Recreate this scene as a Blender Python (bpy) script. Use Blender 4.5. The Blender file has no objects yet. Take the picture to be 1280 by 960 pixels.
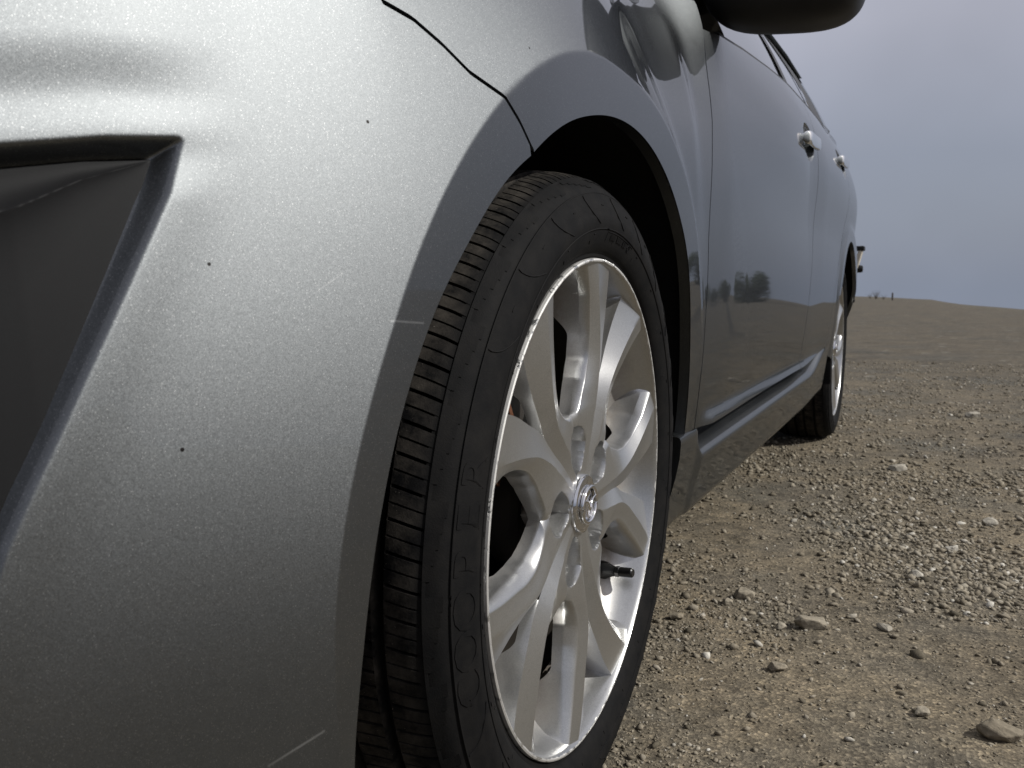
import bpy, bmesh, math, random
import numpy as np
from mathutils import Vector, Matrix, noise, Euler
random.seed(7); RNG = np.random.default_rng(11)
SC = bpy.context.scene
COL = SC.collection
R = math.radians

# ------------------------------------------------------------------ camera
# world axes: +X outward from the car's left flank, +Y towards the car's tail, +Z up;
# the origin is on the ground under the outer face of the front left rim
CAM = (0.2898, -0.8428, 0.5209); YAW = 23.966; PITCH = 5.719
cam = bpy.data.cameras.new('camera'); camo = bpy.data.objects.new('camera', cam); COL.objects.link(camo)
camo.location = CAM
camo.rotation_euler = Euler((R(90 - PITCH), 0, R(YAW)), 'XYZ')
cam.sensor_width = 36.0; cam.lens = 1172.9 / 1280 * 36
cam.clip_start = .02; cam.clip_end = 5000
cam.dof.use_dof = True; cam.dof.focus_distance = .85; cam.dof.aperture_fstop = 20
SC.camera = camo

# ------------------------------------------------------------------ light
SUN_DIR = Vector((.76, .11, .645)).normalized()
sun = bpy.data.lights.new('sun', 'SUN'); suno = bpy.data.objects.new('sun', sun); COL.objects.link(suno)
sun.energy = 4.7; sun.angle = R(.6); sun.color = (1, .985, .94)
suno.rotation_euler = SUN_DIR.to_track_quat('Z', 'Y').to_euler()
suno.location = (3, -1, 4)

W = bpy.data.worlds.new('World'); SC.world = W; W.use_nodes = True
nt = W.node_tree; nt.nodes.clear()
out = nt.nodes.new('ShaderNodeOutputWorld'); bg = nt.nodes.new('ShaderNodeBackground')
sky = nt.nodes.new('ShaderNodeTexSky'); sky.sky_type = 'NISHITA'; sky.sun_disc = False
sky.sun_elevation = math.asin(SUN_DIR.z); sky.sun_rotation = math.atan2(SUN_DIR.x, SUN_DIR.y)
sky.air_density = 1.0; sky.dust_density = 4.0; sky.ozone_density = 1.0
tc = nt.nodes.new('ShaderNodeTexCoord'); sep = nt.nodes.new('ShaderNodeSeparateXYZ')
nt.links.new(tc.outputs['Generated'], sep.inputs[0])
ramp = nt.nodes.new('ShaderNodeValToRGB')               # thin even overcast haze over the whole dome
ramp.color_ramp.elements[0].position = 0; ramp.color_ramp.elements[0].color = (.285, .325, .415, 1)
ramp.color_ramp.elements[1].position = .9; ramp.color_ramp.elements[1].color = (.60, .60, .66, 1)
for p_, c_ in ((.13, (.318, .345, .430)), (.25, (.465, .468, .542)), (.5, (.55, .55, .615))):
    e = ramp.color_ramp.elements.new(p_); e.color = (*c_, 1)
nt.links.new(sep.outputs['Z'], ramp.inputs[0])
nz = nt.nodes.new('ShaderNodeTexNoise'); nz.inputs['Scale'].default_value = 2.2; nz.inputs['Detail'].default_value = 4
nt.links.new(tc.outputs['Generated'], nz.inputs['Vector'])
mr = nt.nodes.new('ShaderNodeMapRange'); mr.inputs['To Min'].default_value = 8.1; mr.inputs['To Max'].default_value = 11.3
mr.inputs['From Min'].default_value = .3; mr.inputs['From Max'].default_value = .7
nt.links.new(nz.outputs['Fac'], mr.inputs['Value'])
vm = nt.nodes.new('ShaderNodeVectorMath'); vm.operation = 'SCALE'
nt.links.new(ramp.outputs['Color'], vm.inputs[0]); nt.links.new(mr.outputs['Result'], vm.inputs['Scale'])
mx = nt.nodes.new('ShaderNodeMix'); mx.data_type = 'RGBA'; mx.inputs['Factor'].default_value = .82
nt.links.new(sky.outputs[0], mx.inputs['A']); nt.links.new(vm.outputs[0], mx.inputs['B'])
nt.links.new(mx.outputs['Result'], bg.inputs['Color']); bg.inputs['Strength'].default_value = .105
nt.links.new(bg.outputs[0], out.inputs['Surface'])

SC.view_settings.view_transform = 'Standard'; SC.view_settings.look = 'None'
SC.view_settings.exposure = 0; SC.view_settings.gamma = 1
SC.cycles.max_bounces = 8; SC.cycles.use_denoising = True

# ------------------------------------------------------------------ helpers
def tag(o, label=None, cat=None, group=None, kind=None):
    if label: o['label'] = label
    if cat: o['category'] = cat
    if group: o['group'] = group
    if kind: o['kind'] = kind
    return o

def empty(name, loc=(0, 0, 0), parent=None):
    o = bpy.data.objects.new(name, None); COL.objects.link(o); o.location = loc; o.parent = parent
    o.empty_display_size = .1
    return o

def link_mesh(name, me, mat, parent=None, loc=None, smooth=True, sharp=None):
    me.name = name
    if mat is not None:
        me.materials.append(mat)
    if smooth:
        me.polygons.foreach_set('use_smooth', [True] * len(me.polygons))
    if sharp: me.set_sharp_from_angle(angle=R(sharp))
    o = bpy.data.objects.new(name, me); COL.objects.link(o); o.parent = parent
    if loc is not None: o.location = loc
    return o

def from_np(V, F):
    me = bpy.data.meshes.new('m')
    V = np.ascontiguousarray(V, dtype=np.float32)
    if isinstance(F, np.ndarray):
        k = F.shape[1]; n = len(F)
        me.vertices.add(len(V)); me.vertices.foreach_set('co', V.ravel())
        me.loops.add(n * k); me.loops.foreach_set('vertex_index', np.ascontiguousarray(F, dtype=np.int32).ravel())
        me.polygons.add(n); me.polygons.foreach_set('loop_start', np.arange(0, n * k, k, dtype=np.int32))
        me.update(calc_edges=True); me.validate()
    else:
        me.from_pydata(V.tolist(), [], F); me.update()
    return me

def grid_faces(n, m, flip=False, off=0, wrap=False):
    i = np.arange(n - 1)[:, None]; j = np.arange(m if wrap else m - 1)[None, :]
    a = i * m + j; b = i * m + (j + 1) % m; c = (i + 1) * m + (j + 1) % m; d = (i + 1) * m + j
    q = np.stack([a, b, c, d], -1).reshape(-1, 4)
    if flip: q = q[:, ::-1]
    return q + off

class MB:
    """collects pieces of one part"""
    def __init__(s): s.V = []; s.F = []; s.n = 0
    def add(s, V, F):
        V = np.asarray(V, float).reshape(-1, 3); s.V.append(V)
        s.F += [tuple(int(i) + s.n for i in f) for f in F]; s.n += len(V)
    def grid(s, P, flip=False, wrap=False):
        P = np.asarray(P, float); s.add(P.reshape(-1, 3), grid_faces(P.shape[0], P.shape[1], flip, 0, wrap))
    def tube(s, pts, r, seg=8, cap=True):
        pts = [Vector(p) for p in pts]; n = len(pts); rr = r if hasattr(r, '__len__') else [r] * n
        up = Vector((0, 0, 1)); rings = []
        for i, p in enumerate(pts):
            t = (pts[min(i + 1, n - 1)] - pts[max(i - 1, 0)]).normalized()
            a = t.cross(up); a = a.normalized() if a.length > 1e-3 else Vector((1, 0, 0)); b = t.cross(a).normalized()
            rings.append([p + (a * math.cos(k * 2 * math.pi / seg) + b * math.sin(k * 2 * math.pi / seg)) * rr[i] for k in range(seg)])
        s.grid(rings, wrap=True)
        if cap:
            o = s.n - n * seg
            s.F.append(tuple(o + k for k in range(seg))); s.F.append(tuple(o + (n - 1) * seg + k for k in reversed(range(seg))))
    def lathe_x(s, prof, seg=64, c=(0, 0, 0), flip=False):
        """profile of (radius, x) turned about the X axis"""
        th = np.linspace(0, 2 * math.pi, seg, endpoint=False)
        P = np.array([[(c[0] + x, c[1] + r * math.sin(t), c[2] + r * math.cos(t)) for t in th] for r, x in prof])
        s.grid(P, flip=flip, wrap=True)
    def box(s, lo, hi):
        x0, y0, z0 = lo; x1, y1, z1 = hi
        V = [(x, y, z) for x in (x0, x1) for y in (y0, y1) for z in (z0, z1)]
        s.add(V, [(0, 1, 3, 2), (4, 6, 7, 5), (0, 4, 5, 1), (2, 3, 7, 6), (0, 2, 6, 4), (1, 5, 7, 3)])
    def mesh(s):
        me = bpy.data.meshes.new('m'); me.from_pydata(np.concatenate(s.V).tolist(), [], s.F); me.update(); return me
    def build(s, name, mat, parent=None, loc=None, smooth=True, sharp=None, weld=None, bevel=None):
        me = s.mesh()
        if weld or bevel or True:
            bm = bmesh.new(); bm.from_mesh(me)
            if weld: bmesh.ops.remove_doubles(bm, verts=bm.verts, dist=weld)
            if bevel: bmesh.ops.bevel(bm, geom=[e for e in bm.edges if e.is_manifold and e.calc_face_angle(0) > .6], offset=bevel, segments=2, profile=.5, affect='EDGES')
            bm.to_mesh(me); bm.free()
        return link_mesh(name, me, mat, parent, loc, smooth, sharp)

# ------------------------------------------------------------------ materials
def mat(name):
    m = bpy.data.materials.new(name); m.use_nodes = True
    b = m.node_tree.nodes['Principled BSDF']; return m, m.node_tree, b
def N(nt, t, **kw):
    n = nt.nodes.new(t)
    for k, v in kw.items():
        if k in n.inputs: n.inputs[k].default_value = v
        else: setattr(n, k, v)
    return n
def ramp_node(nt, fac, stops):
    r = nt.nodes.new('ShaderNodeValToRGB'); cr = r.color_ramp
    cr.elements[0].position, cr.elements[0].color = stops[0][0], (*stops[0][1], 1)
    cr.elements[1].position, cr.elements[1].color = stops[-1][0], (*stops[-1][1], 1)
    for p, c in stops[1:-1]:
        e = cr.elements.new(p); e.color = (*c, 1)
    nt.links.new(fac, r.inputs[0]); return r
def mixc(nt, fac, a, b):
    m = nt.nodes.new('ShaderNodeMix'); m.data_type = 'RGBA'
    for s, v in (('Factor', fac), ('A', a), ('B', b)):
        if hasattr(v, 'is_output') or isinstance(v, bpy.types.NodeSocket): nt.links.new(v, m.inputs[s])
        else: m.inputs[s].default_value = v if s == 'Factor' else (*v, 1)
    return m.outputs['Result']
def math_node(nt, op, a, b=None):
    m = nt.nodes.new('ShaderNodeMath'); m.operation = op
    for i, v in enumerate((a, b)):
        if v is None: continue
        if isinstance(v, bpy.types.NodeSocket): nt.links.new(v, m.inputs[i])
        else: m.inputs[i].default_value = v
    return m.outputs[0]

def make_paint(name='metallic_paint', flake=.08):
    m, t, b = mat(name)
    co = N(t, 'ShaderNodeTexCoord')
    v1 = N(t, 'ShaderNodeTexVoronoi', Scale=2300.0); t.links.new(co.outputs['Object'], v1.inputs['Vector'])
    geo = N(t, 'ShaderNodeNewGeometry')
    sub = N(t, 'ShaderNodeVectorMath', operation='SUBTRACT'); sub.inputs[1].default_value = (.5, .5, .5)
    t.links.new(v1.outputs['Color'], sub.inputs[0])
    sc = N(t, 'ShaderNodeVectorMath', operation='SCALE'); sc.inputs['Scale'].default_value = flake
    t.links.new(sub.outputs[0], sc.inputs[0])
    ad = N(t, 'ShaderNodeVectorMath', operation='ADD'); t.links.new(geo.outputs['Normal'], ad.inputs[0]); t.links.new(sc.outputs[0], ad.inputs[1])
    nm = N(t, 'ShaderNodeVectorMath', operation='NORMALIZE'); t.links.new(ad.outputs[0], nm.inputs[0])
    # flake to flake brightness, faint film of road dust low on the panels
    sp = N(t, 'ShaderNodeSeparateColor'); t.links.new(v1.outputs['Color'], sp.inputs[0])
    fl = ramp_node(t, sp.outputs[0], [(0, (.124, .131, .135)), (.8, (.141, .149, .153)), (.96, (.160, .168, .172)), (1, (.28, .285, .285))])
    sx = N(t, 'ShaderNodeSeparateXYZ'); t.links.new(co.outputs['Object'], sx.inputs[0])
    n2 = N(t, 'ShaderNodeTexNoise', Scale=9.0, Detail=6.0, Roughness=.65); t.links.new(co.outputs['Object'], n2.inputs['Vector'])
    low = N(t, 'ShaderNodeMapRange'); low.inputs['From Min'].default_value = .62; low.inputs['From Max'].default_value = .15
    t.links.new(sx.outputs['Z'], low.inputs['Value'])
    du = math_node(t, 'MULTIPLY', low.outputs[0], n2.outputs['Fac'])
    du = math_node(t, 'MULTIPLY', du, .13)
    col = mixc(t, du, fl.outputs[0], (.11, .10, .085))
    # stone chips: few tiny dark specks
    v2 = N(t, 'ShaderNodeTexVoronoi', Scale=17.0); t.links.new(co.outputs['Object'], v2.inputs['Vector'])
    chip = math_node(t, 'LESS_THAN', v2.outputs['Distance'], .018)
    col = mixc(t, chip, col, (.02, .018, .016))
    CHIPS = [(-0.0145, -0.3651, 0.6187), (-0.0414, -0.4711, 0.5339), (-0.0412, -0.4944, 0.4433), (-0.0677, -0.4981, 0.631)]
    LINES = [((0.0026, -0.3712, 0.5031), (0.0068, -0.3388, 0.5007), 0.00105, 0.252), ((-0.0204, -0.4618, 0.2699), (-0.007, -0.4309, 0.2782), 0.0012000000000000001, 0.3), ((-0.0183, -0.4193, 0.5177), (-0.012, -0.3978, 0.53), 0.00045, 0.15)]
    for c_ in CHIPS:
        d_ = N(t, 'ShaderNodeVectorMath', operation='DISTANCE'); d_.inputs[1].default_value = c_; t.links.new(co.outputs['Object'], d_.inputs[0])
        col = mixc(t, math_node(t, 'LESS_THAN', d_.outputs['Value'], .0011), col, (.012, .011, .010))
    for a_, b_, w_, f_ in LINES:
        A_, B_ = Vector(a_), Vector(b_); L_ = (B_ - A_).length; D_ = (B_ - A_) / L_
        s1 = N(t, 'ShaderNodeVectorMath', operation='SUBTRACT'); s1.inputs[1].default_value = A_; t.links.new(co.outputs['Object'], s1.inputs[0])
        dt = N(t, 'ShaderNodeVectorMath', operation='DOT_PRODUCT'); dt.inputs[1].default_value = D_; t.links.new(s1.outputs[0], dt.inputs[0])
        cl = N(t, 'ShaderNodeClamp'); cl.inputs['Max'].default_value = L_; t.links.new(dt.outputs['Value'], cl.inputs['Value'])
        s2 = N(t, 'ShaderNodeVectorMath', operation='SCALE'); s2.inputs[0].default_value = D_; t.links.new(cl.outputs[0], s2.inputs['Scale'])
        ds = N(t, 'ShaderNodeVectorMath', operation='DISTANCE'); t.links.new(s1.outputs[0], ds.inputs[0]); t.links.new(s2.outputs[0], ds.inputs[1])
        mr_ = N(t, 'ShaderNodeMapRange'); mr_.inputs['From Min'].default_value = w_; mr_.inputs['From Max'].default_value = w_ * .3; mr_.inputs['To Max'].default_value = f_
        t.links.new(ds.outputs['Value'], mr_.inputs['Value']); mk = math_node(t, 'MULTIPLY', mr_.outputs[0], n2.outputs['Fac'])
        col = mixc(t, mk, col, (.75, .75, .74)); du = math_node(t, 'MAXIMUM', du, mk)
    # flake layer (Beckmann lobe, falls off without a long tail) under a clear coat; a film of dust over both
    fk = N(t, 'ShaderNodeBsdfAnisotropic', distribution='BECKMANN'); fk.inputs['Roughness'].default_value = .53
    t.links.new(col, fk.inputs['Color']); t.links.new(nm.outputs[0], fk.inputs['Normal'])
    cc = N(t, 'ShaderNodeBsdfAnisotropic', distribution='GGX'); cc.inputs['Color'].default_value = (1, 1, 1, 1)
    cr = math_node(t, 'ADD', math_node(t, 'MULTIPLY', du, .5), .025); t.links.new(cr, cc.inputs['Roughness'])
    fz = N(t, 'ShaderNodeFresnel'); fz.inputs['IOR'].default_value = 1.43
    cwt = math_node(t, 'MULTIPLY', fz.outputs[0], math_node(t, 'SUBTRACT', .92, math_node(t, 'MULTIPLY', low.outputs[0], .42)))
    ms = N(t, 'ShaderNodeMixShader'); t.links.new(cwt, ms.inputs[0]); t.links.new(fk.outputs[0], ms.inputs[1]); t.links.new(cc.outputs[0], ms.inputs[2])
    df = N(t, 'ShaderNodeBsdfDiffuse'); t.links.new(col, df.inputs['Color'])
    ms2 = N(t, 'ShaderNodeMixShader'); t.links.new(du, ms2.inputs[0]); t.links.new(ms.outputs[0], ms2.inputs[1]); t.links.new(df.outputs[0], ms2.inputs[2])
    t.nodes.remove(b); t.links.new(ms2.outputs[0], t.nodes['Material Output'].inputs['Surface'])
    return m
PAINT = make_paint()

def simple(name, col, rough=.5, metal=0, spec=.5, bump=None, coat=0):
    m, t, b = mat(name)
    co = N(t, 'ShaderNodeTexCoord')
    n = N(t, 'ShaderNodeTexNoise', Scale=bump[0] if bump else 40.0, Detail=5.0); t.links.new(co.outputs['Object'], n.inputs['Vector'])
    c = ramp_node(t, n.outputs['Fac'], [(.3, tuple(v * .82 for v in col)), (.7, tuple(min(1, v * 1.15) for v in col))])
    t.links.new(c.outputs[0], b.inputs['Base Color'])
    b.inputs['Roughness'].default_value = rough; b.inputs['Metallic'].default_value = metal
    b.inputs['Specular IOR Level'].default_value = spec; b.inputs['Coat Weight'].default_value = coat
    if bump:
        bp = N(t, 'ShaderNodeBump', Strength=bump[1], Distance=bump[2]); t.links.new(n.outputs['Fac'], bp.inputs['Height'])
        t.links.new(bp.outputs[0], b.inputs['Normal'])
    return m
BLACK_TRIM = simple('grained_black_plastic', (.0065, .0065, .007), .62, 0, .14, (2600, .25, .0004))
DARK_PLASTIC = simple('smooth_black_plastic', (.008, .008, .0085), .45, 0, .25)
LINER = simple('arch_liner_felt', (.009, .009, .009), .95, 0, .1, (600, .4, .002))
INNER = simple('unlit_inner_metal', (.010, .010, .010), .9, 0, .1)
RUBBER_SEAL = simple('rubber_seal', (.010, .010, .011), .5, 0, .4)
CHROME = simple('chrome', (.75, .75, .76), .07, 1)
STEEL = simple('lug_steel', (.30, .30, .30), .28, 1)
RUST = simple('rusty_iron', (.11, .045, .022), .8, .2, .3, (60, .6, .003))
DISC = simple('brake_disc_iron', (.035, .03, .026), .6, .3, .3)
BARREL = simple('dusty_shade_dark_barrel', (.030, .025, .020), .85, 0, .2)  # brake dust brown, with the shade inside the wheel put into the colour
LENS = simple('headlamp_lens', (.30, .30, .31), .12)
VALVE = simple('valve_rubber', (.008, .008, .008), .3, 0, .5)

def make_glass():
    m, t, b = mat('tinted_window_glass')
    b.inputs['Base Color'].default_value = (.012, .014, .016, 1); b.inputs['Roughness'].default_value = .02
    b.inputs['Specular IOR Level'].default_value = .7; b.inputs['Coat Weight'].default_value = .6
    return m
GLASS = make_glass()

def make_alloy():
    m, t, b = mat('silver_painted_alloy')
    co = N(t, 'ShaderNodeTexCoord')
    v1 = N(t, 'ShaderNodeTexVoronoi', Scale=1800.0); t.links.new(co.outputs['Object'], v1.inputs['Vector'])
    sp = N(t, 'ShaderNodeSeparateColor'); t.links.new(v1.outputs['Color'], sp.inputs[0])
    base = ramp_node(t, sp.outputs[0], [(0, (.40, .40, .395)), (1, (.50, .50, .49))])
    # brake dust streaked through the deeper barrel, a shape of its own in noise
    n = N(t, 'ShaderNodeTexNoise', Scale=34.0, Detail=7.0, Roughness=.7); t.links.new(co.outputs['Object'], n.inputs['Vector'])
    sx = N(t, 'ShaderNodeSeparateXYZ'); t.links.new(co.outputs['Object'], sx.inputs[0])
    dep = N(t, 'ShaderNodeMapRange'); dep.inputs['From Min'].default_value = -.008; dep.inputs['From Max'].default_value = -.055
    t.links.new(sx.outputs['X'], dep.inputs['Value'])
    d = math_node(t, 'MULTIPLY', dep.outputs[0], n.outputs['Fac'])
    dr = N(t, 'ShaderNodeMapRange'); dr.inputs['From Min'].default_value = .12; dr.inputs['From Max'].default_value = .52; dr.inputs['To Max'].default_value = .85
    t.links.new(d, dr.inputs['Value'])
    col = mixc(t, dr.outputs[0], base.outputs[0], (.15, .115, .08))
    n3 = N(t, 'ShaderNodeTexNoise', Scale=110.0, Detail=5.0, Roughness=.8); t.links.new(co.outputs['Object'], n3.inputs['Vector'])
    sm = N(t, 'ShaderNodeMapRange'); sm.inputs['From Min'].default_value = .58; sm.inputs['From Max'].default_value = .8; sm.inputs['To Max'].default_value = .5
    t.links.new(n3.outputs['Fac'], sm.inputs['Value'])
    col = mixc(t, math_node(t, 'MULTIPLY', sm.outputs[0], .6), col, (.17, .15, .125))
    # kerb scuffs round the lip: radius mask x noise
    r2 = math_node(t, 'SQRT', math_node(t, 'ADD', math_node(t, 'POWER', sx.outputs['Y'], 2.0), math_node(t, 'POWER', sx.outputs['Z'], 2.0)))
    lip = N(t, 'ShaderNodeMapRange'); lip.inputs['From Min'].default_value = .2262; lip.inputs['From Max'].default_value = .2335
    t.links.new(r2, lip.inputs['Value'])
    n4 = N(t, 'ShaderNodeTexNoise', Scale=70.0, Detail=8.0, Roughness=.75); t.links.new(co.outputs['Object'], n4.inputs['Vector'])
    sc = math_node(t, 'GREATER_THAN', math_node(t, 'MULTIPLY', lip.outputs[0], n4.outputs['Fac']), .44)
    col = mixc(t, sc, col, (.60, .59, .57))
    t.links.new(col, b.inputs['Base Color'])
    met = math_node(t, 'SUBTRACT', .90, math_node(t, 'MULTIPLY', dr.outputs[0], .7)); t.links.new(met, b.inputs['Metallic'])
    ro = math_node(t, 'ADD', .30, math_node(t, 'ADD', math_node(t, 'MULTIPLY', sc, .3), math_node(t, 'MULTIPLY', dr.outputs[0], .35))); t.links.new(ro, b.inputs['Roughness'])
    b.inputs['Coat Weight'].default_value = .25; b.inputs['Coat Roughness'].default_value = .12
    bp = N(t, 'ShaderNodeBump', Strength=.5, Distance=.0006); t.links.new(math_node(t, 'MULTIPLY', sc, n4.outputs['Fac']), bp.inputs['Height'])
    t.links.new(bp.outputs[0], b.inputs['Normal'])
    return m
ALLOY = make_alloy()

def make_tyre_mat():
    m, t, b = mat('tyre_rubber')
    co = N(t, 'ShaderNodeTexCoord')
    n = N(t, 'ShaderNodeTexNoise', Scale=45.0, Detail=8.0, Roughness=.7); t.links.new(co.outputs['Object'], n.inputs['Vector'])
    sx = N(t, 'ShaderNodeSeparateXYZ'); t.links.new(co.outputs['Object'], sx.inputs[0])
    r2 = math_node(t, 'SQRT', math_node(t, 'ADD', math_node(t, 'POWER', sx.outputs['Y'], 2.0), math_node(t, 'POWER', sx.outputs['Z'], 2.0)))
    tr = N(t, 'ShaderNodeMapRange'); tr.inputs['From Min'].default_value = .3085; tr.inputs['From Max'].default_value = .3135
    t.links.new(r2, tr.inputs['Value'])
    dust = N(t, 'ShaderNodeMapRange'); dust.inputs['From Min'].default_value = .38; dust.inputs['From Max'].default_value = .75
    t.links.new(n.outputs['Fac'], dust.inputs['Value'])
    f = math_node(t, 'ADD', math_node(t, 'MULTIPLY', dust.outputs[0], .10), math_node(t, 'MULTIPLY', tr.outputs[0], math_node(t, 'MULTIPLY', dust.outputs[0], 1.0)))
    col = mixc(t, f, (.0055, .0055, .0058), (.060, .053, .045))
    n5 = N(t, 'ShaderNodeTexNoise', Scale=900.0, Detail=2.0); t.links.new(co.outputs['Object'], n5.inputs['Vector'])
    grit = math_node(t, 'GREATER_THAN', math_node(t, 'MULTIPLY', n5.outputs['Fac'], tr.outputs[0]), .735)
    col = mixc(t, grit, col, (.20, .18, .155))
    t.links.new(col, b.inputs['Base Color'])
    b.inputs['Roughness'].default_value = .72; b.inputs['Specular IOR Level'].default_value = .07
    bp = N(t, 'ShaderNodeBump', Strength=.25, Distance=.0008); t.links.new(n5.outputs['Fac'], bp.inputs['Height']); t.links.new(bp.outputs[0], b.inputs['Normal'])
    return m
TYRE = make_tyre_mat()

# ------------------------------------------------------------------ body surface (left flank): x as a function of (y, z)
XC = -.861                                                   # centre line of the car
def sstep(a, b, v):
    t = np.clip((np.asarray(v, float) - a) / (b - a), 0, 1); return t * t * (3 - 2 * t)
def herm(z, zs, xs):
    zs = np.array(zs, float); xs = np.array(xs, float); m = np.gradient(xs, zs)
    z = np.clip(z, zs[0], zs[-1]); i = np.clip(np.searchsorted(zs, z) - 1, 0, len(zs) - 2)
    h = zs[i + 1] - zs[i]; t = (z - zs[i]) / h
    return (2*t**3 - 3*t**2 + 1)*xs[i] + (t**3 - 2*t**2 + t)*h*m[i] + (-2*t**3 + 3*t**2)*xs[i+1] + (t**3 - t**2)*h*m[i+1]
def smax(a, b, k): return .5 * (a + b + np.sqrt((a - b)**2 + k*k))
DZ = [.10, .18, .25, .33, .42, .52, .62, .72, .82, .90, .96, 1.0, 1.05]
DX = [-.06, -.036, -.018, -.003, .008, .012, .010, .005, -.004, -.018, -.039, -.058, -.088]
FZ = [.10, .18, .25, .35, .45, .55, .62, .70, .76, .82, .88, .94, .98]
FX = [-.06, -.036, -.022, -.008, .000, .001, -.003, -.014, -.027, -.045, -.075, -.14, -.20]
BZ = [.10, .18, .25, .31, .36, .42, .48, .54, .595, .635, .675, .74, .90]
BX = [-.062, -.0375, -.0220, -.0090, -.0005, .0028, -.0040, -.0178, -.0330, -.0402, -.0432, -.0505, -.118]
def plan(y):
    q = np.clip((-y - .10) / .85, 0, .9995); xf = -.86 * (1 - np.sqrt(1 - q**2.7))
    q2 = np.clip((y - 2.75) / .83, 0, .9995); return xf - .86 * (1 - np.sqrt(1 - q2**3))
def surf(y, z):
    y = np.asarray(y, float); z = np.asarray(z, float)
    w = sstep(.30, .62, y); wb = sstep(-.33, -.485, y)
    b = plan(y) + w * herm(z, DZ, DX) + (1 - w) * ((1 - wb) * herm(z, FZ, FX) + wb * herm(z, BZ, BX))
    b = b + .0045 * np.clip(y, 0, 2.7) + (.018 * sstep(.65, 1.5, y) + .006 * sstep(1.5, 2.4, y)) * sstep(.66, .86, z)
    b = b + .010 * sstep(.354, .334, z) * sstep(.44, .50, y) * sstep(2.15, 1.9, y)
    b = b - .07 * sstep(.52, .30, z) * sstep(2.80, 3.0, y)
    b = b + .009 * np.exp(-((y - .34) / .12)**2) * sstep(.62, .76, z)      # crown of the wing behind the wheel
    cw = np.clip((y - .98) / .52, -1.1, 1.1)                               # each door skin is slightly crowned
    b = b - .022 * cw * cw * (z - .50) * sstep(.95, .82, z) * sstep(.40, .47, y) * sstep(1.9, 1.52, y)
    for y0, xf0, s in ((0., .0165, 1), (2.64, .030, .8)):
        r = np.hypot(y - y0, z - .315); phi = np.degrees(np.arctan2(y - y0, z - .315))
        u = np.maximum(0, -y - .12) if y0 == 0 else np.maximum(0, y - 2.9)
        xf = xf0 - .22 * u * u - (.028 * sstep(45, 95, phi) if y0 == 0 else .02 * sstep(-45, -95, phi) + .06 * sstep(55, 95, phi))
        rc = .412 + .035 * sstep(0, 50, phi) + .012 * sstep(-60, -90, phi)
        f = xf - (.45 - .15 * (sstep(-15, -45, phi) if y0 == 0 else 0)) * s * np.sqrt(np.maximum(r - rc, 0)**2 + 1e-9)
        b = np.where(r < .75, smax(b, f, .006 + (.003 * sstep(5, 40, phi) if y0 == 0 else 0)), b)
    return b
def t_of(y): return np.arcsin(np.clip(((np.clip(-np.asarray(y, float) - .10, 0, .85)) / .85), 0, 1)**1.35)
def y_of(t): return -.10 - .85 * np.sin(t)**(2/2.7)
def poly(pts, n, smooth=True):
    """resample an open curve through points"""
    p = np.array(pts, float); d = np.r_[0, np.cumsum(np.linalg.norm(np.diff(p, axis=0), axis=1))]; s = np.linspace(0, d[-1], n)
    return np.stack([herm(s, d, p[:, k]) if smooth else np.interp(s, d, p[:, k]) for k in range(p.shape[1])], -1)
def arc(y0, phis, rs, n):
    q = np.linspace(0, 1, n); k = np.linspace(0, 1, len(phis))
    ph = np.radians(herm(np.interp(q, k, phis), phis, phis) if len(phis) < 3 else herm(q, k, phis)); r = herm(q, k, rs)
    return np.stack([y0 + r * np.sin(ph), .315 + r * np.cos(ph)], -1)

def mirror_np(P):
    Q = np.array(P, float).copy(); Q[..., 0] = 2 * XC - Q[..., 0]; return Q

def panel(name, P, parent, mats=PAINT, mirror=False, ret=.014, ret_edges='lrtb', sharp=50):
    """a skin from a grid of 3-D points with its four edges folded inwards (the panel gap)"""
    P = np.asarray(P, float)
    def fold(Q, axis):
        return Q
    mb = MB(); mb.grid(P)
    inw = np.array([-1., 0, 0]) * ret
    for e in ret_edges:
        row = {'l': P[:, 0], 'r': P[:, -1], 't': P[-1], 'b': P[0]}[e]
        k = np.linspace(0, 1, 4)[:, None, None]
        mb.grid(row[None] + inw * k)
    V = np.concatenate(mb.V)
    if mirror: V = mirror_np(V)
    mb.V = [V]
    o = mb.build(name, mats, parent, sharp=sharp, weld=1e-5)
    bm = bmesh.new(); bm.from_mesh(o.data); bmesh.ops.recalc_face_normals(bm, faces=bm.faces)
    c = sum((f.normal.x * f.calc_area() for f in bm.faces))
    if (c < 0) != mirror: bmesh.ops.reverse_faces(bm, faces=bm.faces)
    bm.to_mesh(o.data); bm.free()
    return o
def lift(YZ): return np.concatenate([surf(YZ[..., 0], YZ[..., 1])[..., None], YZ], -1)

# ------------------------------------------------------------------ the car
car = empty('car', (0, 0, 0))
tag(car, 'silver grey hatchback parked on the gravel with its front wheel close to the viewer', 'car')

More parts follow.
